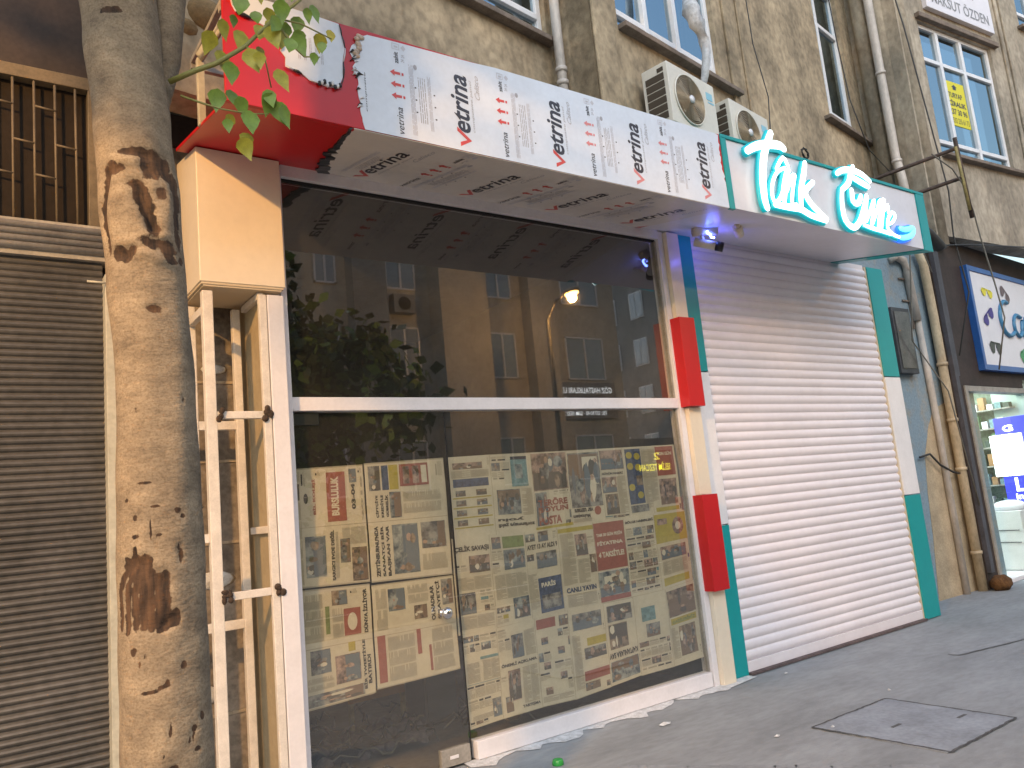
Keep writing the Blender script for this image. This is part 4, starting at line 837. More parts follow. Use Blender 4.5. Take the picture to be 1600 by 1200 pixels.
# ------------------------------------------------------------------ newspapers
LAY = [0.]
def wav(X, Z): return .022-LAY[0]+.0035*math.sin(X*9+Z*4)+.002*math.sin(Z*17+X*3)
def page(X0, X1, Zt0, Zt1, Zb0, Zb1, items, label, rot=0, seed=0, paper=PAPER):
    r = random.Random(seed+11)
    def f(u, v, e=.0):
        if rot == 180: u, v = 1-u, 1-v
        elif rot == 90: u, v = 1-v, u         # text reads upwards
        X = X0+(X1-X0)*u; Z = (Zb0*(1-u)+Zb1*u)*(1-v)+(Zt0*(1-u)+Zt1*u)*v
        return (X, wav(X, Z)-e, Z)
    g = MB(); n = 14
    jx = [r.uniform(-.012, .012) for _ in range(4)]
    for e, fl in ((0, 1), (-.0008, 0)):
        vs = [f(i/n, j/n, e) for j in range(n+1) for i in range(n+1)]
        fs = [(j*(n+1)+i, j*(n+1)+i+1, (j+1)*(n+1)+i+1, (j+1)*(n+1)+i) for j in range(n) for i in range(n)]
        g.add(vs, fs, paper)
    F0 = lambda u, v: f(u, v, .0012 if not EL[0] else .0022); F = F0; F2 = lambda u, v: f(u, v, .0030); EL = [0]
    def rect(u0, v0, u1, v1, m, F_=F):
        a = max(1, int((u1-u0)*9)); b = max(1, int((v1-v0)*12))
        g.mesh([(u0+(u1-u0)*i/a, v0+(v1-v0)*j/b) for j in range(b+1) for i in range(a+1)], [(j*(a+1)+i, j*(a+1)+i+1, (j+1)*(a+1)+i+1, (j+1)*(a+1)+i) for j in range(b) for i in range(a)], m, F_)
    for e_ in ((0, 0, .012, 1), (.988, 0, 1, 1), (0, 0, 1, .006)): rect(*e_, FOLD_SHADE)  # darker rims painted as edge shadow so the pages stand apart
    if seed < 10: rect(.494, 0, .500, 1, FOLD_SHADE)
    rp = random.Random(seed*3+1)
    def photo(u0, v0, u1, v1, m):
        rect(u0, v0, u1, v1, m); W_, H_ = u1-u0, v1-v0
        hz = v0+H_*rp.uniform(.3, .7); e0 = .0026
        rect(u0+W_*.03, v0+H_*.03, u1-W_*.03, hz, rp.choice(SHD), lambda u, v: f(u, v, e0))
        for q in range(rp.randint(3, 4+int(W_*H_*40))):
            a, b = W_*rp.uniform(.05, .16), H_*rp.uniform(.10, .30); cu, cv = rp.uniform(u0+a, u1-a), rp.uniform(v0+b, v1-b); mm = rp.choice(SHD+PH+[PWH]); k_ = .0028+.00012*q
            g.mesh([(cu+a*math.cos(i*.785)*rp.uniform(.7, 1), cv+b*math.sin(i*.785)*rp.uniform(.7, 1)) for i in range(8)], [tuple(range(8))], mm, lambda u, v: f(u, v, k_))
            if rp.random() < .5 and cv+b*1.4 < v1: g.mesh([(cu+a*.5*math.cos(i*.785), cv+b+b*.35*math.sin(i*.785)) for i in range(8)], [tuple(range(8))], SKIN, lambda u, v: f(u, v, k_+.00006))
    def cols(u0, v0, u1, v1, nc=2, st=.0125):
        cw = (u1-u0)/nc
        for c in range(nc):
            v = v1
            while v > v0:
                rect(u0+c*cw+.008, v-st*.5, u0+(c+1)*cw-.008-(r.random() < .2)*cw*.4, v, PTXT); v -= st
    if not any(i_[0] == 'a' for i_ in items): items = [('a', .02, .02, .98, .98)]+items
    busy = [i_[1:5] for i_ in items if i_[0] in 'ptch']+[(i_[1]-i_[3], i_[2]-i_[4], i_[1]+i_[3], i_[2]+i_[4]) for i_ in items if i_[0] == 'o']
    EL = [0]
    for it in items:
        k = it[0]
        if k != 'a': EL[0] = 1
        if k == 't': cols(*it[1:5], nc=it[5] if len(it) > 5 else 2)
        elif k == 'p': photo(*it[1:5], PH[it[5]])
        elif k == 'c': rect(*it[1:5], it[5])
        elif k == 'h': text(g, it[5], *it[1:5], it[6] if len(it) > 6 else PINK, F2, .045)
        elif k == 'r': rect(*it[1:5], it[5], F2)
        elif k == 'o':
            N_ = 14; g.mesh([(it[1]+it[3]*math.cos(i*2*math.pi/N_), it[2]+it[4]*math.sin(i*2*math.pi/N_)) for i in range(N_)], [tuple(range(N_))], it[5], F2)
        elif k == 'a':   # auto fill of small stories
            u0, v0, u1, v1 = it[1:5]; v = v1
            while v > v0+.05:
                h = r.uniform(.07, .15); h = min(h, v-v0); u = u0
                while u < u1-.05:
                    w_ = min(r.choice([.16, .22, .3]), u1-u); q = r.random()
                    if any(u < b_[2] and u+w_ > b_[0] and v-h < b_[3] and v > b_[1] for b_ in busy): u += w_; continue
                    if q < .30: photo(u+.01, v-h+.012, u+w_-.01, v-.012, PH[r.randrange(4)])
                    elif q < .34: rect(u+.01, v-h*.5, u+w_-.01, v-.012, r.choice([PRD, PBL, PGN, PYL, PCY])); cols(u, v-h+.012, u+w_, v-h*.5-.01, 1)
                    else:
                        rect(u+.012, v-.034, u+w_-.03, v-.014, PINK if r.random() < .6 else PTXT); cols(u, v-h+.012, u+w_, v-.045, 1)
                    u += w_
                v -= h
    o = g.build('newspaper_page')
    tag(o, label, 'newspaper', 'newspaper pages taped inside the glass'); return o
A_ = ('a', .04, .04, .96, .96)
# four sheets on the door
page(1.600, 2.035, 1.838, 1.845, 1.165, 1.150, [('c', .53, .28, .95, .55, PRD), ('h', .58, .38, .91, .49, 'BURSLULUK', PWH), ('h', .62, .14, .84, .20, '03-04'), ('h', .60, .70, .90, .755, 'BİL KOLEJİ', PRD), ('o', .74, .84, .045, .03, PINK), ('o', .74, .84, .032, .021, PWH), ('o', .74, .84, .022, .014, PRD),
     ('h', .52, .03, .90, .06, '2018', PTXT), ('p', .08, .60, .42, .88, 2), ('h', .04, .48, .46, .54, 'SARGICI EVDE DEĞİL'), ('t', .05, .42, .45, .47, 1), ('p', .18, .26, .38, .40, 1), ('p', .02, .02, .30, .24, 0), ('t', .32, .03, .48, .36, 1)],
     'sheet with a dark red BURSLULUK block, upper left on the glass door', 90, 1)
page(2.045, 2.600, 1.850, 1.862, 1.142, 1.125, [('c', .76, .72, .97, .80, PBL), ('c', .76, .60, .97, .71, PYL), ('p', .76, .82, .97, .96, 1), ('c', .78, .22, .97, .58, PREDL if False else PRD), ('r', .80, .46, .95, .54, PH[3]), ('r', .80, .34, .95, .42, PH[3]), ('r', .80, .24, .95, .31, PWH),
     ('h', .53, .86, .72, .90, 'ÇİFTÇİYE'), ('h', .53, .80, .72, .84, 'KREDİYLE'), ('h', .53, .74, .72, .78, 'GÜBRELİK'), ('p', .52, .58, .74, .72, 2), ('t', .54, .08, .74, .55, 2), ('h', .04, .89, .46, .95, "ZEYTİNBURNU'NDA"), ('h', .04, .82, .46, .87, 'SANATÇI BİR'), ('h', .04, .75, .46, .80, 'BAŞKAN VAR'), ('p', .05, .40, .46, .72, 2), ('p', .24, .05, .46, .36, 1), ('t', .05, .05, .20, .36, 1)],
     'sheet with a blue-grey street photo and stacked headlines, upper right on the door', 90, 2)
page(1.603, 2.030, 1.155, 1.140, .505, .520, [('h', .56, .06, .96, .13, 'DÜNYA İZLİYOR'), ('h', .06, .12, .50, .17, 'BİR TWEETİYLE'), ('h', .10, .05, .36, .10, 'BATIRDI'), ('c', .56, .16, .80, .40, PRD), ('o', .68, .28, .08, .07, PWH), ('o', .68, .28, .05, .045, PH[3]), ('c', .60, .60, .84, .66, PGN), ('t', .54, .70, .96, .95, 3), ('p', .84, .34, .97, .56, 0), ('t', .55, .42, .82, .56, 2),
     ('p', .28, .62, .48, .90, 1), ('p', .16, .20, .40, .56, 3), ('c', .42, .26, .50, .36, PYL), ('p', .02, .16, .12, .96, 1), ('t', .14, .60, .26, .95, 2)],
     'sheet with a small red photo and vertical headline, lower left on the glass door', 90, 3)
page(2.040, 2.602, 1.128, 1.118, .535, .548, [('h', .56, .18, .96, .24, 'SIRAYETÇİ'), ('h', .56, .26, .92, .31, 'OLMADILAR'), ('p', .70, .02, .97, .16, 1), ('p', .72, .62, .94, .82, 2), ('p', .60, .36, .74, .52, 0), ('t', .54, .84, .96, .96, 2), ('t', .76, .34, .96, .58, 2), ('c', .05, .88, .50, .97, PRD), ('c', .25, .46, .50, .51, PRD), ('c', .06, .34, .32, .37, PRD), ('t', .04, .54, .48, .85, 3), ('t', .04, .06, .48, .32, 3)],
     'mostly pale sheet with thin red bars, lower right on the glass door', 90, 4)
# three rows of seven on the fixed pane
r1 = [2.632, 2.955, 3.292, 3.615, 3.925, 4.17, 4.43, 4.735]; zt1 = [1.862, 1.868, 1.868, 1.87, 1.872, 1.874, 1.876, 1.878]; zb1 = [1.342, 1.338, 1.33, 1.338, 1.342, 1.346, 1.352, 1.358]
r2 = [2.612, 2.89, 3.178, 3.458, 3.795, 4.093, 4.41, 4.757]; zb2 = [.745, .745, .76, .768, .77, .77, .78, .81]
r3 = [2.63, 2.885, 3.188, 3.48, 3.80, 4.10, 4.435, 4.762]; zb3 = [.18, .19, .20, .185, .205, .222, .222, .23]
rows = [
 (r1, zt1, zb1, [
  ([('c', .08, .62, .92, .72, PBL)]+[('c', .05, .12+.12*k, .95, .135+.12*k, PYL) for k in range(4)]+[('p', .12, .15+.12*k, .35, .22+.12*k, 1) for k in range(4)]+[('p', .6, .15+.12*k, .85, .22+.12*k, 0) for k in range(4)]+[('p', .1, .84, .8, .92, 3), ('t', .05, .74, .95, .82, 2)], 'page of small adverts ruled in yellow, far left of the top row', 0),
  ([('c', .12, .06, .52, .42, PCY), ('r', .24, .14, .42, .32, PH[2]), ('r', .12, .04, .52, .08, INK), ('h', .05, .86, .92, .92, 'zorlanmaya geldi'), ('h', .3, .80, .92, .85, 'yolu'), ('p', .35, .45, .9, .76, 2), ('t', .05, .45, .32, .78, 1)], 'page with a teal book cover and an upside-down caption, second in the top row', 180),
  ([('p', .02, .50, .98, .98, 3), ('h', .1, .30, .9, .40, 'TERÖRE', PRD), ('h', .1, .22, .9, .29, 'BOYUN', PRD), ('p', .05, .06, .35, .48, 2), ('h', .1, .06, .7, .17, 'POSTA', PRD), ('r', .0, .0, 1, .045, PYL)], 'front page with a crowd photo and red POSTA title, third in the top row', 0),
  ([('p', .04, .04, .96, .78, 1), ('r', .10, .10, .55, .48, PWH), ('o', .22, .84, .10, .06, PRD), ('h', .45, .86, .95, .92, 'Muhteşem'), ('h', .35, .79, .9, .84, 'var uzmanı'), ('t', .4, .93, .95, .97, 1)], 'page with a big pale photo and a round red seal, fourth in the top row', 180),
  ([('p', .03, .70, .97, .97, 3), ('p', .03, .38, .6, .6, 3), ('p', .1, .08, .6, .36, 0), ('t', .62, .08, .97, .6, 1), ('h', .05, .63, .9, .67, 'GÜNÜN HABERİ')], 'page with brownish-pink photos, fifth in the top row', 0),
  ([('c', .1, .18, .7, .97, PBL), ('o', .25, .88, .12, .05, PYL), ('o', .55, .86, .12, .05, PYL), ('o', .25, .72, .12, .05, PYL), ('o', .55, .70, .12, .05, PYL), ('o', .25, .42, .12, .05, PYL), ('o', .55, .30, .12, .05, PYL), ('r', .45, .44, .68, .58, PH[0]), ('r', .1, .06, .8, .16, PH[1]), ('t', .72, .1, .98, .95, 1)], 'dark blue page dotted with orange circles, sixth in the top row', 0),
  ([('c', .28, .55, .92, .98, PRD), ('t', .02, .2, .26, .95, 1), ('h', .34, .85, .85, .91, 'SON GÜN', PWH), ('p', .3, .12, .9, .5, 3), ('r', .38, .25, .5, .42, INK), ('c', .1, .03, .9, .09, PYL)], 'page with a faded red block at its top, last in the top row', 0)]),
 (r2, zb1, zb2, [
  ([('h', .05, .84, .95, .92, 'ÇELİK SAVAŞI'), ('p', .4, .62, .95, .80, 3), ('t', .05, .45, .95, .58, 2), ('p', .1, .2, .5, .42, 1), ('t', .05, .05, .95, .18, 2)], 'page headed ÇELİK SAVAŞI, far left of the middle row', 0),
  ([('p', .35, .60, .95, .82, 2), ('p', .05, .84, .3, .97, 3), ('c', .35, .84, .95, .97, PGN), ('t', .05, .3, .95, .55, 3), ('p', .5, .05, .95, .28, 2)], 'page with a green and blue landscape photo, second in the middle row', 0),
  ([('h', .05, .78, .95, .84, 'AYET 13 AY ALDI 9'), ('p', .4, .86, .7, .98, 0), ('p', .3, .55, .9, .74, 1), ('c', .3, .04, .98, .44, PBL), ('h', .38, .33, .8, .40, 'PARİS', PWH), ('r', .36, .08, .92, .24, PH[1]), ('t', .02, .1, .28, .5, 1)], 'page with a dark blue night-city advert in its lower half, third of the middle row', 0),
  ([('c', .02, .92, .98, .97, PYL), ('p', .45, .62, .78, .88, 3), ('t', .05, .3, .42, .9, 1), ('p', .8, .4, .97, .62, 0), ('h', .1, .2, .9, .26, 'CANLI YAYIN', PBL), ('t', .1, .04, .9, .18, 2), ('t', .45, .3, .78, .58, 1)], 'page with a portrait under a yellow strip, fourth in the middle row', 0),
  ([('c', .02, .40, .98, .98, PRD), ('h', .1, .80, .9, .86, 'TAM 30 GÜN PEŞİN', PWH), ('h', .1, .70, .9, .76, 'FİYATINA', PWH), ('h', .1, .55, .9, .64, '4 TAKSİTLE!', PWH), ('p', .02, .08, .98, .38, 2), ('r', .2, .14, .5, .32, PWH), ('r', .02, .02, .98, .08, PRD)], 'page filled by a red instalment advert, fifth in the middle row', 0),
  ([('h', .05, .92, .95, .96, 'BÖLGE HABERLERİ', PINK), A_], 'page of small grey photos right of the red advert, sixth in the middle row', 0),
  ([('c', .02, .60, .98, .98, PYL), ('o', .72, .80, .17, .12, PH[3]), ('o', .72, .80, .08, .055, PWH), ('r', .1, .84, .4, .92, PH[3]), ('p', .1, .38, .9, .55, 3), ('t', .1, .18, .9, .35, 3), ('c', .1, .04, .9, .14, PYL)], 'bright yellow sun advert page, last in the middle row', 0)]),
 (r3, zb2, zb3, [
  ([('c', .45, .70, .98, .73, PCY), ('t', .5, .48, .98, .68, 2), ('t', .05, .48, .42, .68, 1), ('c', .05, .45, .98, .455, PCY), ('t', .1, .08, .9, .12, 1), ('p', .7, .05, .95, .25, 1)], 'nearly blank page with two small puzzle panels, far left of the bottom row', 0),
  ([('p', .35, .62, .65, .88, 1), ('h', .05, .54, .95, .59, 'ÖNEMLİ AÇIKLAMA'), ('p', .2, .16, .5, .50, 3), ('p', .1, .05, .28, .22, 1), ('t', .55, .1, .95, .5, 2), ('h', .5, .05, .95, .09, 'TARTIŞMA'), ('t', .68, .62, .97, .9, 1)], 'page with a pale pink standing figure, second in the bottom row', 0),
  ([('c', .05, .86, .60, .97, PRD)]+[('p', .15+.45*(k % 2), .12+.14*k, .35+.45*(k % 2), .20+.14*k, 3) for k in range(5)]+[('t', .05, .05, .95, .1, 2)], 'page with a red corner and small portraits, third in the bottom row', 0),
  ([('p', .1, .75, .9, .94, 1), ('c', .45, .55, .98, .64, PYL), ('p', .35, .40, .95, .53, 1), ('c', .3, .16, .98, .27, PRD), ('p', .3, .05, .7, .14, 0), ('t', .05, .1, .28, .7, 1)], 'page with a slanted yellow flash, fourth in the bottom row', 0),
  ([('h', .04, .62, .96, .69, 'KAPTANLARA SAV'), ('p', .3, .28, .9, .58, 0), ('p', .05, .72, .95, .96, 2), ('p', .1, .05, .9, .25, 1)], 'page headed with an upside-down KAPTANLARA line, fifth in the bottom row', 180),
  ([('c', .2, .66, .6, .84, PCY), ('p', .3, .45, .7, .62, 1), A_[:1]+(.04, .04, .96, .42)], 'page with a faded teal box, sixth in the bottom row', 0),
  ([('p', .05, .62, .95, .96, 0), ('c', .08, .52, .92, .60, PYL), ('h', .12, .535, .88, .585, 'GAZİLERİMİZ', PGN), ('p', .3, .1, .85, .48, 0), ('t', .05, .08, .28, .48, 1)], 'page with a yellow headline strip, last in the bottom row beside the jamb', 0)])]
sd = 20
for (rx, zt_, zb_, pages) in rows:
    for i, (items, lab, rot) in enumerate(pages):
        sd += 1
        e = .008; LAY[0] = (i % 2)*.0016+(0 if zt_ is zt1 else .0036 if zt_ is zb1 else .0072)
        page(rx[i]+rnd.uniform(-.004, .004), rx[i+1]+e, zt_[i], zt_[i+1], zb_[i]-rnd.uniform(0, .008), zb_[i+1]-rnd.uniform(0, .008), items, lab, rot, sd)

# ------------------------------------------------------------------ street tree (near)
def bark_mat():
    mt = bpy.data.materials.new('bark'); mt.use_nodes = True; n = mt.node_tree.nodes; l = mt.node_tree.links; b = n['Principled BSDF']; b.inputs['Roughness'].default_value = .9
    at = n.new('ShaderNodeAttribute'); at.attribute_name = 'scar'
    geo = n.new('ShaderNodeNewGeometry'); mp = n.new('ShaderNodeMapping'); mp.inputs['Scale'].default_value = (1, 1, 1.6); l.new(geo.outputs['Position'], mp.inputs[0])
    t = n.new('ShaderNodeTexNoise'); t.inputs['Scale'].default_value = 9; t.inputs['Detail'].default_value = 10; t.inputs['Roughness'].default_value = .7; l.new(mp.outputs[0], t.inputs[0])
    r = n.new('ShaderNodeValToRGB'); r.color_ramp.elements[0].position = .3; r.color_ramp.elements[1].position = .7; r.color_ramp.elements[0].color = (.115, .090, .065, 1); r.color_ramp.elements[1].color = (.31, .25, .175, 1); l.new(t.outputs[0], r.inputs[0])
    t2 = n.new('ShaderNodeTexNoise'); t2.inputs['Scale'].default_value = 160; t2.inputs['Detail'].default_value = 4; l.new(geo.outputs['Position'], t2.inputs[0])
    r2 = n.new('ShaderNodeValToRGB'); r2.color_ramp.elements[0].position = .35; r2.color_ramp.elements[1].position = .55; r2.color_ramp.elements[0].color = (.62, .58, .53, 1); l.new(t2.outputs[0], r2.inputs[0])
    mx = n.new('ShaderNodeMix'); mx.data_type = 'RGBA'; mx.blend_type = 'MULTIPLY'; mx.inputs[0].default_value = .7; l.new(r.outputs[0], mx.inputs[6]); l.new(r2.outputs[0], mx.inputs[7])
    # scar colour
    t4 = n.new('ShaderNodeTexNoise'); t4.inputs['Scale'].default_value = 30; t4.inputs['Detail'].default_value = 6; mp4 = n.new('ShaderNodeMapping'); mp4.inputs['Scale'].default_value = (2, 2, .25); l.new(geo.outputs['Position'], mp4.inputs[0]); l.new(mp4.outputs[0], t4.inputs[0])
    r4 = n.new('ShaderNodeValToRGB'); r4.color_ramp.elements[0].position = .35; r4.color_ramp.elements[1].position = .7; r4.color_ramp.elements[0].color = (.014, .008, .006, 1); r4.color_ramp.elements[1].color = (.085, .046, .024, 1); l.new(t4.outputs[0], r4.inputs[0])
    # warp the mask edge
    ma = n.new('ShaderNodeMath'); ma.operation = 'ADD'; t5 = n.new('ShaderNodeTexNoise'); t5.inputs['Scale'].default_value = 45; t5.inputs['Detail'].default_value = 5; l.new(geo.outputs['Position'], t5.inputs[0])
    ms = n.new('ShaderNodeMath'); ms.operation = 'MULTIPLY_ADD'; ms.inputs[1].default_value = .9; ms.inputs[2].default_value = -.45; l.new(t5.outputs[0], ms.inputs[0]); l.new(at.outputs['Fac'], ma.inputs[0]); l.new(ms.outputs[0], ma.inputs[1])
    r5 = n.new('ShaderNodeValToRGB'); r5.color_ramp.elements[0].position = .42; r5.color_ramp.elements[1].position = .56; l.new(ma.outputs[0], r5.inputs[0])
    mx2 = n.new('ShaderNodeMix'); mx2.data_type = 'RGBA'; l.new(r5.outputs[0], mx2.inputs[0]); l.new(mx.outputs[2], mx2.inputs[6]); l.new(r4.outputs[0], mx2.inputs[7])
    l.new(mx2.outputs[2], b.inputs['Base Color'])
    bp = n.new('ShaderNodeBump'); bp.inputs['Strength'].default_value = .55; bp.inputs['Distance'].default_value = .006
    t6 = n.new('ShaderNodeTexNoise'); t6.inputs['Scale'].default_value = 55; t6.inputs['Detail'].default_value = 8; mp6 = n.new('ShaderNodeMapping'); mp6.inputs['Scale'].default_value = (.8, .8, 1.8); l.new(geo.outputs['Position'], mp6.inputs[0]); l.new(mp6.outputs[0], t6.inputs[0]); l.new(t6.outputs[0], bp.inputs['Height']); l.new(bp.outputs[0], b.inputs['Normal'])
    return mt
BARK = bark_mat()
tr = thing('street_tree', (.51, -1.87, 0), 'slim pale-barked street tree with an old scar, standing before the corrugated shutter', 'tree')
cxz = [(0, .512, -1.87, .155), (.4, .512, -1.87, .132), (.87, .512, -1.87, .123), (1.4, .510, -1.87, .119), (1.97, .508, -1.87, .110), (2.3, .492, -1.867, .113), (2.55, .480, -1.864, .117), (2.8, .463, -1.86, .112), (3.1, .437, -1.857, .114), (3.4, .412, -1.853, .120), (4.0, .38, -1.85, .115), (4.8, .33, -1.95, .09)]
def cint(z):
    for i in range(len(cxz)-1):
        if cxz[i][0] <= z <= cxz[i+1][0]:
            t = (z-cxz[i][0])/(cxz[i+1][0]-cxz[i][0]); t = t*t*(3-2*t)
            return [cxz[i][k]*(1-t)+cxz[i+1][k]*t for k in (1, 2, 3)]
    return cxz[-1][1:]
view = math.atan2(-D+1.87, -.51)
# marks: (u in -1..1 across the visible face, z, su, sz, depth, mask)
marks = []
def mk(u, z, su, sz, dep, msk): marks.append((math.asin(max(-.98, min(.98, u))), z, su, sz, dep, msk))
def lerp(tab, v):
    for (a0, b0), (a1, b1) in zip(tab, tab[1:]):
        if v <= a1: return b0+(b1-b0)*(v-a0)/(a1-a0)
    return tab[-1][1]
# old wounds on the side facing the street; table: distance down the trunk -> height, axis
def spot(px, py, a, b, dep=-.006, msk=1.0):
    z = lerp([(0, 3.27), (125, 2.986), (600, 1.973), (1200, .86)], py)
    cc = lerp([(0, 182), (300, 226), (600, 243), (900, 252), (1200, 260)], py); hw = lerp([(0, 62), (600, 62), (1200, 75)], py)
    mk((px-cc)/hw, z, a, b, dep, msk)
for k in range(16): spot(177-1.5*math.sin(k*.2)*3, 298+k*7.5, .12, .024, -.007, 1.25 if k < 12 else .9)
for (px, py, a, b, d, m_) in ((185, 294, .15, .016, -.006, 1), (197, 296, .12, .012, -.004, .8), (205, 272, .2, .008, -.002, .8), (225, 272, .25, .012, -.006, 1), (245, 275, .25, .015, -.008, 1), (262, 285, .2, .02, -.01, 1), (238, 292, .12, .03, -.012, 1.2), (250, 298, .18, .02, -.008, .9),
    (218, 318, .18, .012, -.006, .7), (225, 328, .15, .02, -.014, 1.1), (231, 342, .15, .02, -.016, 1.1), (237, 356, .14, .02, -.018, 1.2), (243, 370, .12, .02, -.02, 1.2), (247, 384, .11, .018, -.024, 1.4), (258, 330, .12, .02, -.004, .75), (278, 310, .14, .03, -.006, 1), (282, 335, .12, .03, -.004, .9), (281, 362, .10, .03, -.004, .9), (282, 392, .10, .03, -.004, .9), (268, 300, .15, .02, -.006, .8),
    (245, 408, .22, .016, -.006, .7), (265, 412, .22, .02, -.004, .8), (230, 402, .2, .010, -.002, .6), (192, 420, .14, .016, -.010, 1.3), (202, 425, .14, .014, -.010, 1.2), (212, 418, .08, .012, -.004, .9), (270, 430, .16, .010, -.004, .9), (285, 426, .08, .012, -.004, .9),
    (208, 404, .3, .006, .008, 0), (232, 424, .25, .007, .012, 0), (255, 433, .25, .007, .012, 0), (250, 394, .2, .006, .012, 0), (205, 286, .3, .010, .010, 0), (268, 345, .10, .04, .008, 0)): spot(px, py, a*1.45, b*1.35, d*1.2, m_*1.25)
spot(244, 503, .24, .013, -.010, 1.1); spot(84+100, 60, .2, .012)
for (px, py, a, b) in ((213, 650, .07, .006), (225, 737, .14, .004), (200, 787, .07, .008), (243, 800, .14, .004), (275, 810, .12, .007), (284, 818, .08, .007), (213, 816, .08, .007), (213, 846, .11, .007), (248, 843, .09, .005), (236, 835, .02, .03), (241, 855, .025, .035), (282, 878, .06, .022), (279, 865, .03, .015), (226, 765, .2, .003), (260, 766, .2, .003),
    (210, 1012, .10, .011), (227, 1020, .05, .006), (219, 1032, .05, .007), (287, 1040, .08, .012), (278, 1025, .06, .004), (264, 1130, .035, .02), (253, 1162, .035, .006), (315, 1120, .08, .012), (303, 1135, .07, .01), (295, 1150, .05, .008), (308, 1165, .08, .006), (235, 1072, .22, .003), (255, 1066, .16, .003), (285, 633, .04, .01), (230, 1175, .25, .003), (268, 1184, .12, .01), (200, 1107, .12, .004), (300, 1145, .03, .02), (260, 1058, .05, .008), (170, 60, .2, .010)): spot(px, py, a*1.15, b*1.15, -.004, 1.0)
# bare wood gash
for k in range(13):
    y = 880+k*8.2; wl = 200-min(k, 6)*1.8; wr = (232 if k < 3 else 258)+(k > 6)*2
    n_ = 7
    for q in range(n_): spot(wl+(wr-wl)*q/(n_-1), y+3*math.sin(q*2.1+k), .13, .016, -.004, .95)
for q in range(5): spot(212-q*.5, 862+q*6, .07, .012, -.004, 1)
for k in range(6): spot(250+5*k, 984-3*k, .10, .008+.003*k, -.008, 1.5)
NZ, NA = 420, 120
vs = []; sc_col = []
for j in range(NZ+1):
    z = 4.8*j/NZ; cx_, cy_, r_ = cint(z)
    for i in range(NA):
        th = 2*math.pi*i/NA; rel = -(th-view); rel = math.atan2(math.sin(rel), math.cos(rel))
        rr = r_*(1+.02*math.sin(3*th+z*2)+.012*math.sin(7*th-z*5)+.01*math.sin(z*23+th*2)); msk = 0
        for (a, zz, su, sz, dep, mm) in marks:
            if abs(z-zz) > sz*3: continue
            d2 = ((rel+a)/su)**2+((z-zz)/sz)**2
            if d2 < 8: e_ = math.exp(-d2); rr += dep*e_; msk = max(msk, mm*e_)
        vs.append((cx_+rr*math.cos(th), cy_+rr*math.sin(th), z)); sc_col.append(msk)
g = MB(); g.add(vs, [(j*NA+i, j*NA+(i+1) % NA, (j+1)*NA+(i+1) % NA, (j+1)*NA+i) for j in range(NZ) for i in range(NA)], BARK, True)
o = g.build('trunk', tr)
ca = o.data.attributes.new('scar', 'FLOAT', 'POINT'); ca.data.foreach_set('value', sc_col)
g = MB(); g.tube([(.47, -1.80, 2.75), (.52, -1.79, 2.95), (.565, -1.80, 3.1), (.60, -1.79, 3.4), (.70, -1.7, 4.0), (.9, -1.5, 4.6)], [.06, .07, .062, .058, .05, .035], BARK, 20)
g.tube([(.4, -1.85, 4.0), (.1, -2.2, 4.7), (-.3, -2.7, 5.3)], [.07, .05, .03], BARK, 12); g.tube([(.35, -1.93, 4.6), (.6, -2.3, 5.2), (.9, -2.8, 5.6)], [.06, .04, .02], BARK, 12); g.tube([(.33, -1.95, 4.7), (-.2, -1.9, 5.4), (-.8, -2.1, 6.1)], [.06, .04, .02], BARK, 12)
g.build('limb', tr)
g = MB()
tw = [[(.573, -1.87, 2.985), (.64, -1.93, 3.01), (.70, -1.95, 3.04), (.80, -1.95, 3.13), (.91, -1.95, 3.27), (.98, -1.95, 3.34), (1.05, -1.95, 3.42)],
      [(.60, -1.9, 2.927), (.66, -1.93, 2.90), (.712, -1.95, 2.882), (.80, -1.95, 2.885), (.872, -1.95, 2.90)],
      [(.91, -1.95, 3.27), (.97, -1.95, 3.18), (1.01, -1.95, 3.15), (1.07, -1.95, 3.165)], [(.80, -1.95, 3.13), (.86, -1.97, 3.10), (.885, -1.95, 3.0)], [(.91, -1.95, 3.27), (1.0, -1.96, 3.27), (1.12, -1.95, 3.25)]]
for i, p in enumerate(tw): g.tube(p, [(.010 if i == 0 else .004)*(1-.6*k/len(p)) for k in range(len(p))], TWIG, 7)
g.build('twig', tr)
def leaf(mb, x, y, z, L, dirv, nrm, m, w=.36):
    d = Vector(dirv).normalized(); n_ = Vector(nrm); n_ = (n_-d*n_.dot(d)).normalized(); s = d.cross(n_)
    o_ = Vector((x, y, z)); prof = [(0, .04), (.12, .7), (.3, 1), (.55, .72), (.8, .28), (1, 0)]
    vs = []
    for t, q in prof:
        c_ = o_+d*L*t+n_*(-.10*L*math.sin(t*3))
        vs += [tuple(c_+s*q*w*L+n_*.05*L*q), tuple(c_), tuple(c_-s*q*w*L+n_*.05*L*q)]
    fs = []
    for k in range(len(prof)-1): fs += [(3*k, 3*k+1, 3*k+4, 3*k+3), (3*k+1, 3*k+2, 3*k+5, 3*k+4)]
    mb.add(vs, fs, m, True)
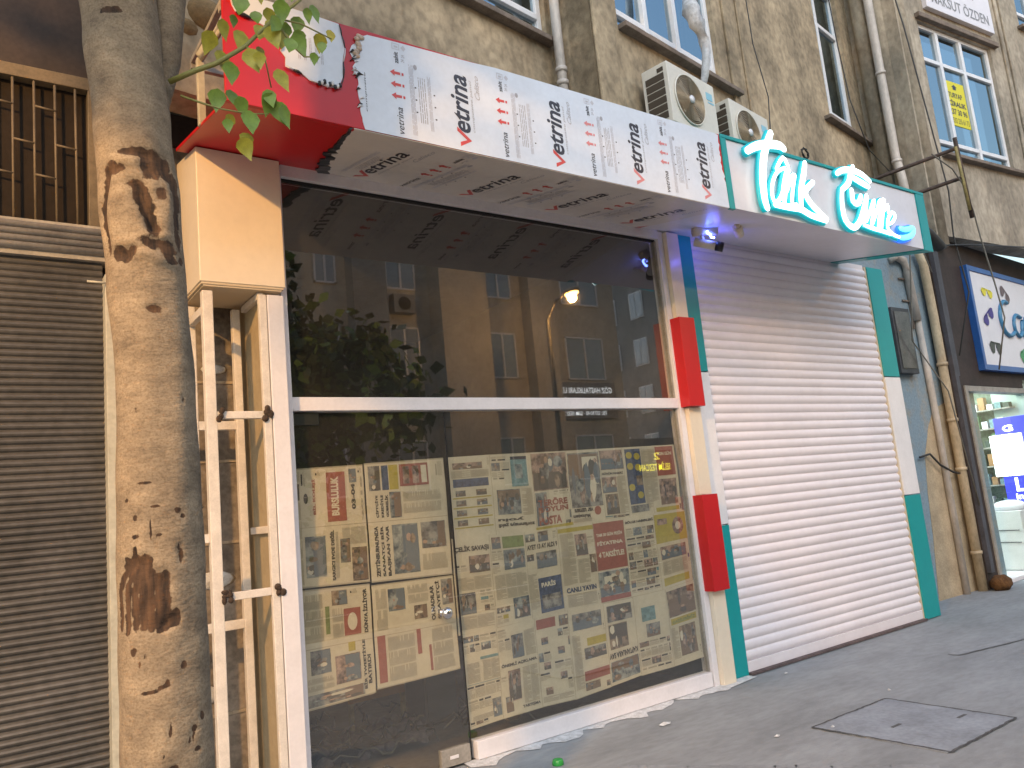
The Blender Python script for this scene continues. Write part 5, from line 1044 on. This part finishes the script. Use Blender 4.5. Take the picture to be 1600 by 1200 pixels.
LP = [(.738, 3.195), (.783, 3.246), (.844, 3.251), (.807, 3.163), (.689, 3.094), (.729, 3.059), (.803, 3.067), (.831, 3.062), (.748, 3.006), (.861, 3.142), (.909, 3.204), (.904, 3.022), (.755, 2.938), (.768, 2.895), (.74, 2.821), (.804, 2.846), (.813, 2.802), (.78, 2.761), (.884, 2.934), (.87, 2.954), (.899, 2.913), (.916, 2.894), (.943, 3.202), (.969, 3.259), (1.031, 3.316), (1.069, 3.353), (.981, 3.188), (1.002, 3.232), (1.086, 3.231), (1.125, 3.268), (.951, 3.143), (1.045, 3.144), (1.072, 3.189), (.719, 2.805), (.714, 2.928), (.90, 3.30), (.94, 3.34), (.99, 3.38), (1.02, 3.30), (.86, 3.19), (.90, 3.25), (.88, 3.17), (.86, 3.34), (.80, 3.28), (1.00, 3.42), (.92, 3.27)]
g = MB(); lr = random.Random(5)
for i, (x, z) in enumerate(LP):
    L = lr.uniform(.05, .095); tt = lr.uniform(-.5, .5)
    leaf(g, x, -1.95+lr.uniform(-.05, .05), z+L*.5, L, (tt, lr.uniform(-.3, .3), -1), (lr.uniform(-.5, .5), -1, lr.uniform(-.2, .6)), LEAFY if (i in (0, 4, 5, 7, 9, 39, 40, 22, 41) or lr.random() < .15) else LEAF)
g.build('leaves', tr)
g = MB(); lr = random.Random(9)
def crown(mb, c, r, n, ms, ls=(.05, .09)):
    cl = [(Vector((lr.gauss(0, .5)*r[0], lr.gauss(0, .5)*r[1], lr.gauss(0, .5)*r[2])), lr.uniform(.25, .5)) for _ in range(28)]
    for i in range(n):
        q, s = lr.choice(cl); p = Vector(c)+q+Vector((lr.gauss(0, 1)*s*r[0]*.35, lr.gauss(0, 1)*s*r[1]*.35, lr.gauss(0, 1)*s*r[2]*.35))
        L = lr.uniform(*ls); d = Vector((lr.uniform(-1, 1), lr.uniform(-1, 1), lr.uniform(-1, .3))).normalized(); n_ = Vector((lr.uniform(-1, 1), lr.uniform(-1, 1), lr.uniform(-.2, 1)))
        s_ = d.cross(n_).normalized()*L*.35
        mb.add([tuple(p), tuple(p+d*L*.4+s_), tuple(p+d*L), tuple(p+d*L*.4-s_)], [(0, 1, 2, 3)], lr.choice(ms))
crown(g, (-.3, -3.1, 5.6), (1.7, 1.6, .9), 3600, [LEAF, LEAFD, LEAFY], (.08, .13))
crown(g, (.2, -2.2, 4.95), (1.3, 1.2, .5), 5200, [LEAF, LEAFD], (.10, .16))  # dense unseen leaves added overhead to block skylight on trunk and wall
crown(g, (-1.08, -2.90, 4.12), (.42, .42, .22), 1500, [LEAF, LEAFD, LEAFY], (.07, .12))  # unseen leaf cluster added to keep lamp light off the upper trunk
g.build('crown', tr)

# ------------------------------------------------------------------ across the street (seen mirrored in the glass)
def far_tree(x, y, h, r, n, lab):
    t = thing('street_tree', (x, y, 0), lab, 'tree')
    g = MB(); g.tube([(x, y, -.05), (x+.05, y, h*.3), (x-.05, y+.05, h*.55), (x+.2, y, h*.8)], [.18, .14, .11, .05], BARK, 12)
    for k in range(6): a = k*1.05; g.tube([(x, y, h*(.4+.05*k)), (x+math.cos(a)*r*.6, y+math.sin(a)*r*.6, h*(.62+.05*k))], [.06, .02], BARK, 8)
    g.build('trunk', t); g = MB(); crown(g, (x, y, h*(.55 if x < 10 else .68)), (r, r, h*(.36 if x < 10 else .27)), n, [LEAFD, LEAFD, LEAF], (.16, .3)); g.build('crown', t)
far_tree(4.6, -8.6, 6.9, 1.75, 9000, 'leafy street tree across the road, mirrored at the left of the shop window')
far_tree(20, -9.5, 9.5, 2.4, 3000, 'tall leafy street tree across the road, mirrored in the upper right windows')
OPP = plane(0, -16, 0)
ob = thing('opposite_building', (12, -18, 0), 'large plain apartment block across the street, mirrored in the shop window', 'building')
g = MB(); g.box(-4, 19.6, -24, -16, 0, 10.6, OPW); g.box(19.6, 23, -22, -16, 0, 3.5, OPG); g.box(11.9, 13.6, -16, -15.3, 0, 10.6, OPW); g.box(9.2, 10.25, -16, -15.5, 0, 10.6, OPG); g.box(15.4, 16.4, -16, -15.5, 0, 10.6, OPW); g.build('wall', ob)
def owin(x0, x1, z0, z1, y=-16, par=ob):
    g = MB(); e = .05
    g.box(x0, x1, y, y+.05, z0, z0+e, PVC); g.box(x0, x1, y, y+.05, z1-e, z1, PVC); g.box(x0, x0+e, y, y+.05, z0, z1, PVC); g.box(x1-e, x1, y, y+.05, z0, z1, PVC); xm = (x0+x1)/2; g.box(xm-.03, xm+.03, y, y+.055, z0, z1, PVC)
    o = g.build('window', par); g = MB(); g.box(x0+e, x1-e, y+.01, y+.02, z0+e, z1-e, M('far_pane', (.25, .30, .36), .12, spec=.8)); g.build('pane', o)
for (x0, x1) in ((8.25, 8.9), (10.45, 11.45), (13.95, 15.0), (17.1, 18.8)):
    for z0 in (8.25, 5.6, 2.2): owin(x0, x1, z0, z0+1.5)
for (x, z) in ((10.9, 7.75), (11.0, 5.1)):
    g = MB(); g.box(x-.35, x+.35, -15.99, -15.7, z-.28, z+.28, OPG); g.cyl((x, -15.7, z), (x, -15.68, z), .2, DARK); tag(g.build('air_conditioner'), 'grey air conditioning box across the street, mirrored %s' % ('high in the window' if z > 6 else 'low in the window'), 'air conditioner')
sb = thing('clinic_sign', (17.5, -15.95, 4.2), 'dark sign with white lit Turkish clinic lettering across the street, mirrored in the glass', 'sign')
g = MB(); g.box(15.95, 19.1, -15.49 if False else -15.99, -15.90, 4.25, 5.5, OPG); g.build('board', sb)
g = MB(); FO = lambda u, v: (-u, -15.895, v)
text(g, 'GÖZ HASTALIKLARI UZMANI', -18.93, 5.12, -16.08, 5.36, LTXT, FO, .02); text(g, 'Dr. AHMET DAĞ', -18.4, 4.76, -16.7, 5.0, LTXT, FO, .02); text(g, 'TEL: 237 50 40 - GSM: 0532 213 1 12', -18.6, 4.36, -16.2, 4.50, LTXT, FO, .02); g.build('lettering', sb)
sb = thing('yellow_lit_sign', (21, -15.9, 2.2), 'dark sign with glowing yellow lettering across the street, mirrored over the newspapers', 'sign')
g = MB(); g.box(19.7, 21.5, -15.99, -15.92, 2.1, 3.05, DARK); g.build('board', sb)
g = MB(); text(g, 'SELİM TEZCAN', -21.4, 2.33, -19.85, 2.65, LYEL, lambda u, v: (-u, -15.915, v), .02); text(g, '2', -20.9, 2.72, -20.6, 2.98, LYEL, lambda u, v: (-u, -15.915, v), .02); g.build('lettering', sb)
fb = thing('side_street_building', (33, -30, 0), 'tall grey apartment block down the side street, mirrored at the right of the shop window', 'building')
g = MB(); g.box(30, 40, -46, -18.5, 0, 21, OPG); g.build('wall', fb)
for r_i in range(7):
    for c_i in range(9):
        y = -20.4-c_i*2.1; z = 3.2+r_i*2.55
        g = MB(); g.box(29.95, 30, y-1.0, y, z, z+1.45, PVC); o = g.build('window', fb)
        g = MB(); g.box(29.93, 29.95, y-.92, y-.54, z+.07, z+1.38, M('sky_pane', (.38, .46, .55), .1, spec=.9)); g.box(29.93, 29.95, y-.46, y-.08, z+.07, z+1.38, MATS['sky_pane']); g.build('pane', o)

# ------------------------------------------------------------------ street lamps
def lamp(x, y, h, lab, en, ax=0, ay=1.2):
    t = thing('street_lamp', (x, y, 0), lab, 'street lamp', 'sodium street lamps')
    g = MB(); g.tube([(x, y-ay, -.1), (x, y-ay, h-.5), (x+ax*.4, y-ay*.6, h-.05), (x+ax, y-.25, h+.05)], [.09, .06, .045, .035], GREYM, 12); g.build('pole', t)
    g = MB(); g.ell((x+ax, y, h+.04), (.16, .34, .09), GREYM, 14, 8); g.build('lamp_head', t)
    g = MB(); g.ell((x+ax, y, h-.04), (.13, .26, .07), SODIUM, 14, 8); g.build('lens', t)
    l = bpy.data.lights.new('lamp_light', 'POINT'); l.energy = en; l.color = (1, .53, .17); l.shadow_soft_size = .12
    lo = bpy.data.objects.new('lamp_light', l); C.objects.link(lo); lo.parent = t; lo.location = (ax, 0, h-.16)
lamp(14.2, -12.0, 7.31, 'orange sodium street lamp across the road, mirrored as a bright oval in the glass', 480)
lamp(-3.5, -4.5, 5.6, 'orange sodium street lamp on the near kerb that lights the tree trunk', 1750, 0, .9)
lamp(27.0, -28, 5.6, 'distant orange sodium street lamp mirrored small below the transom', 100)
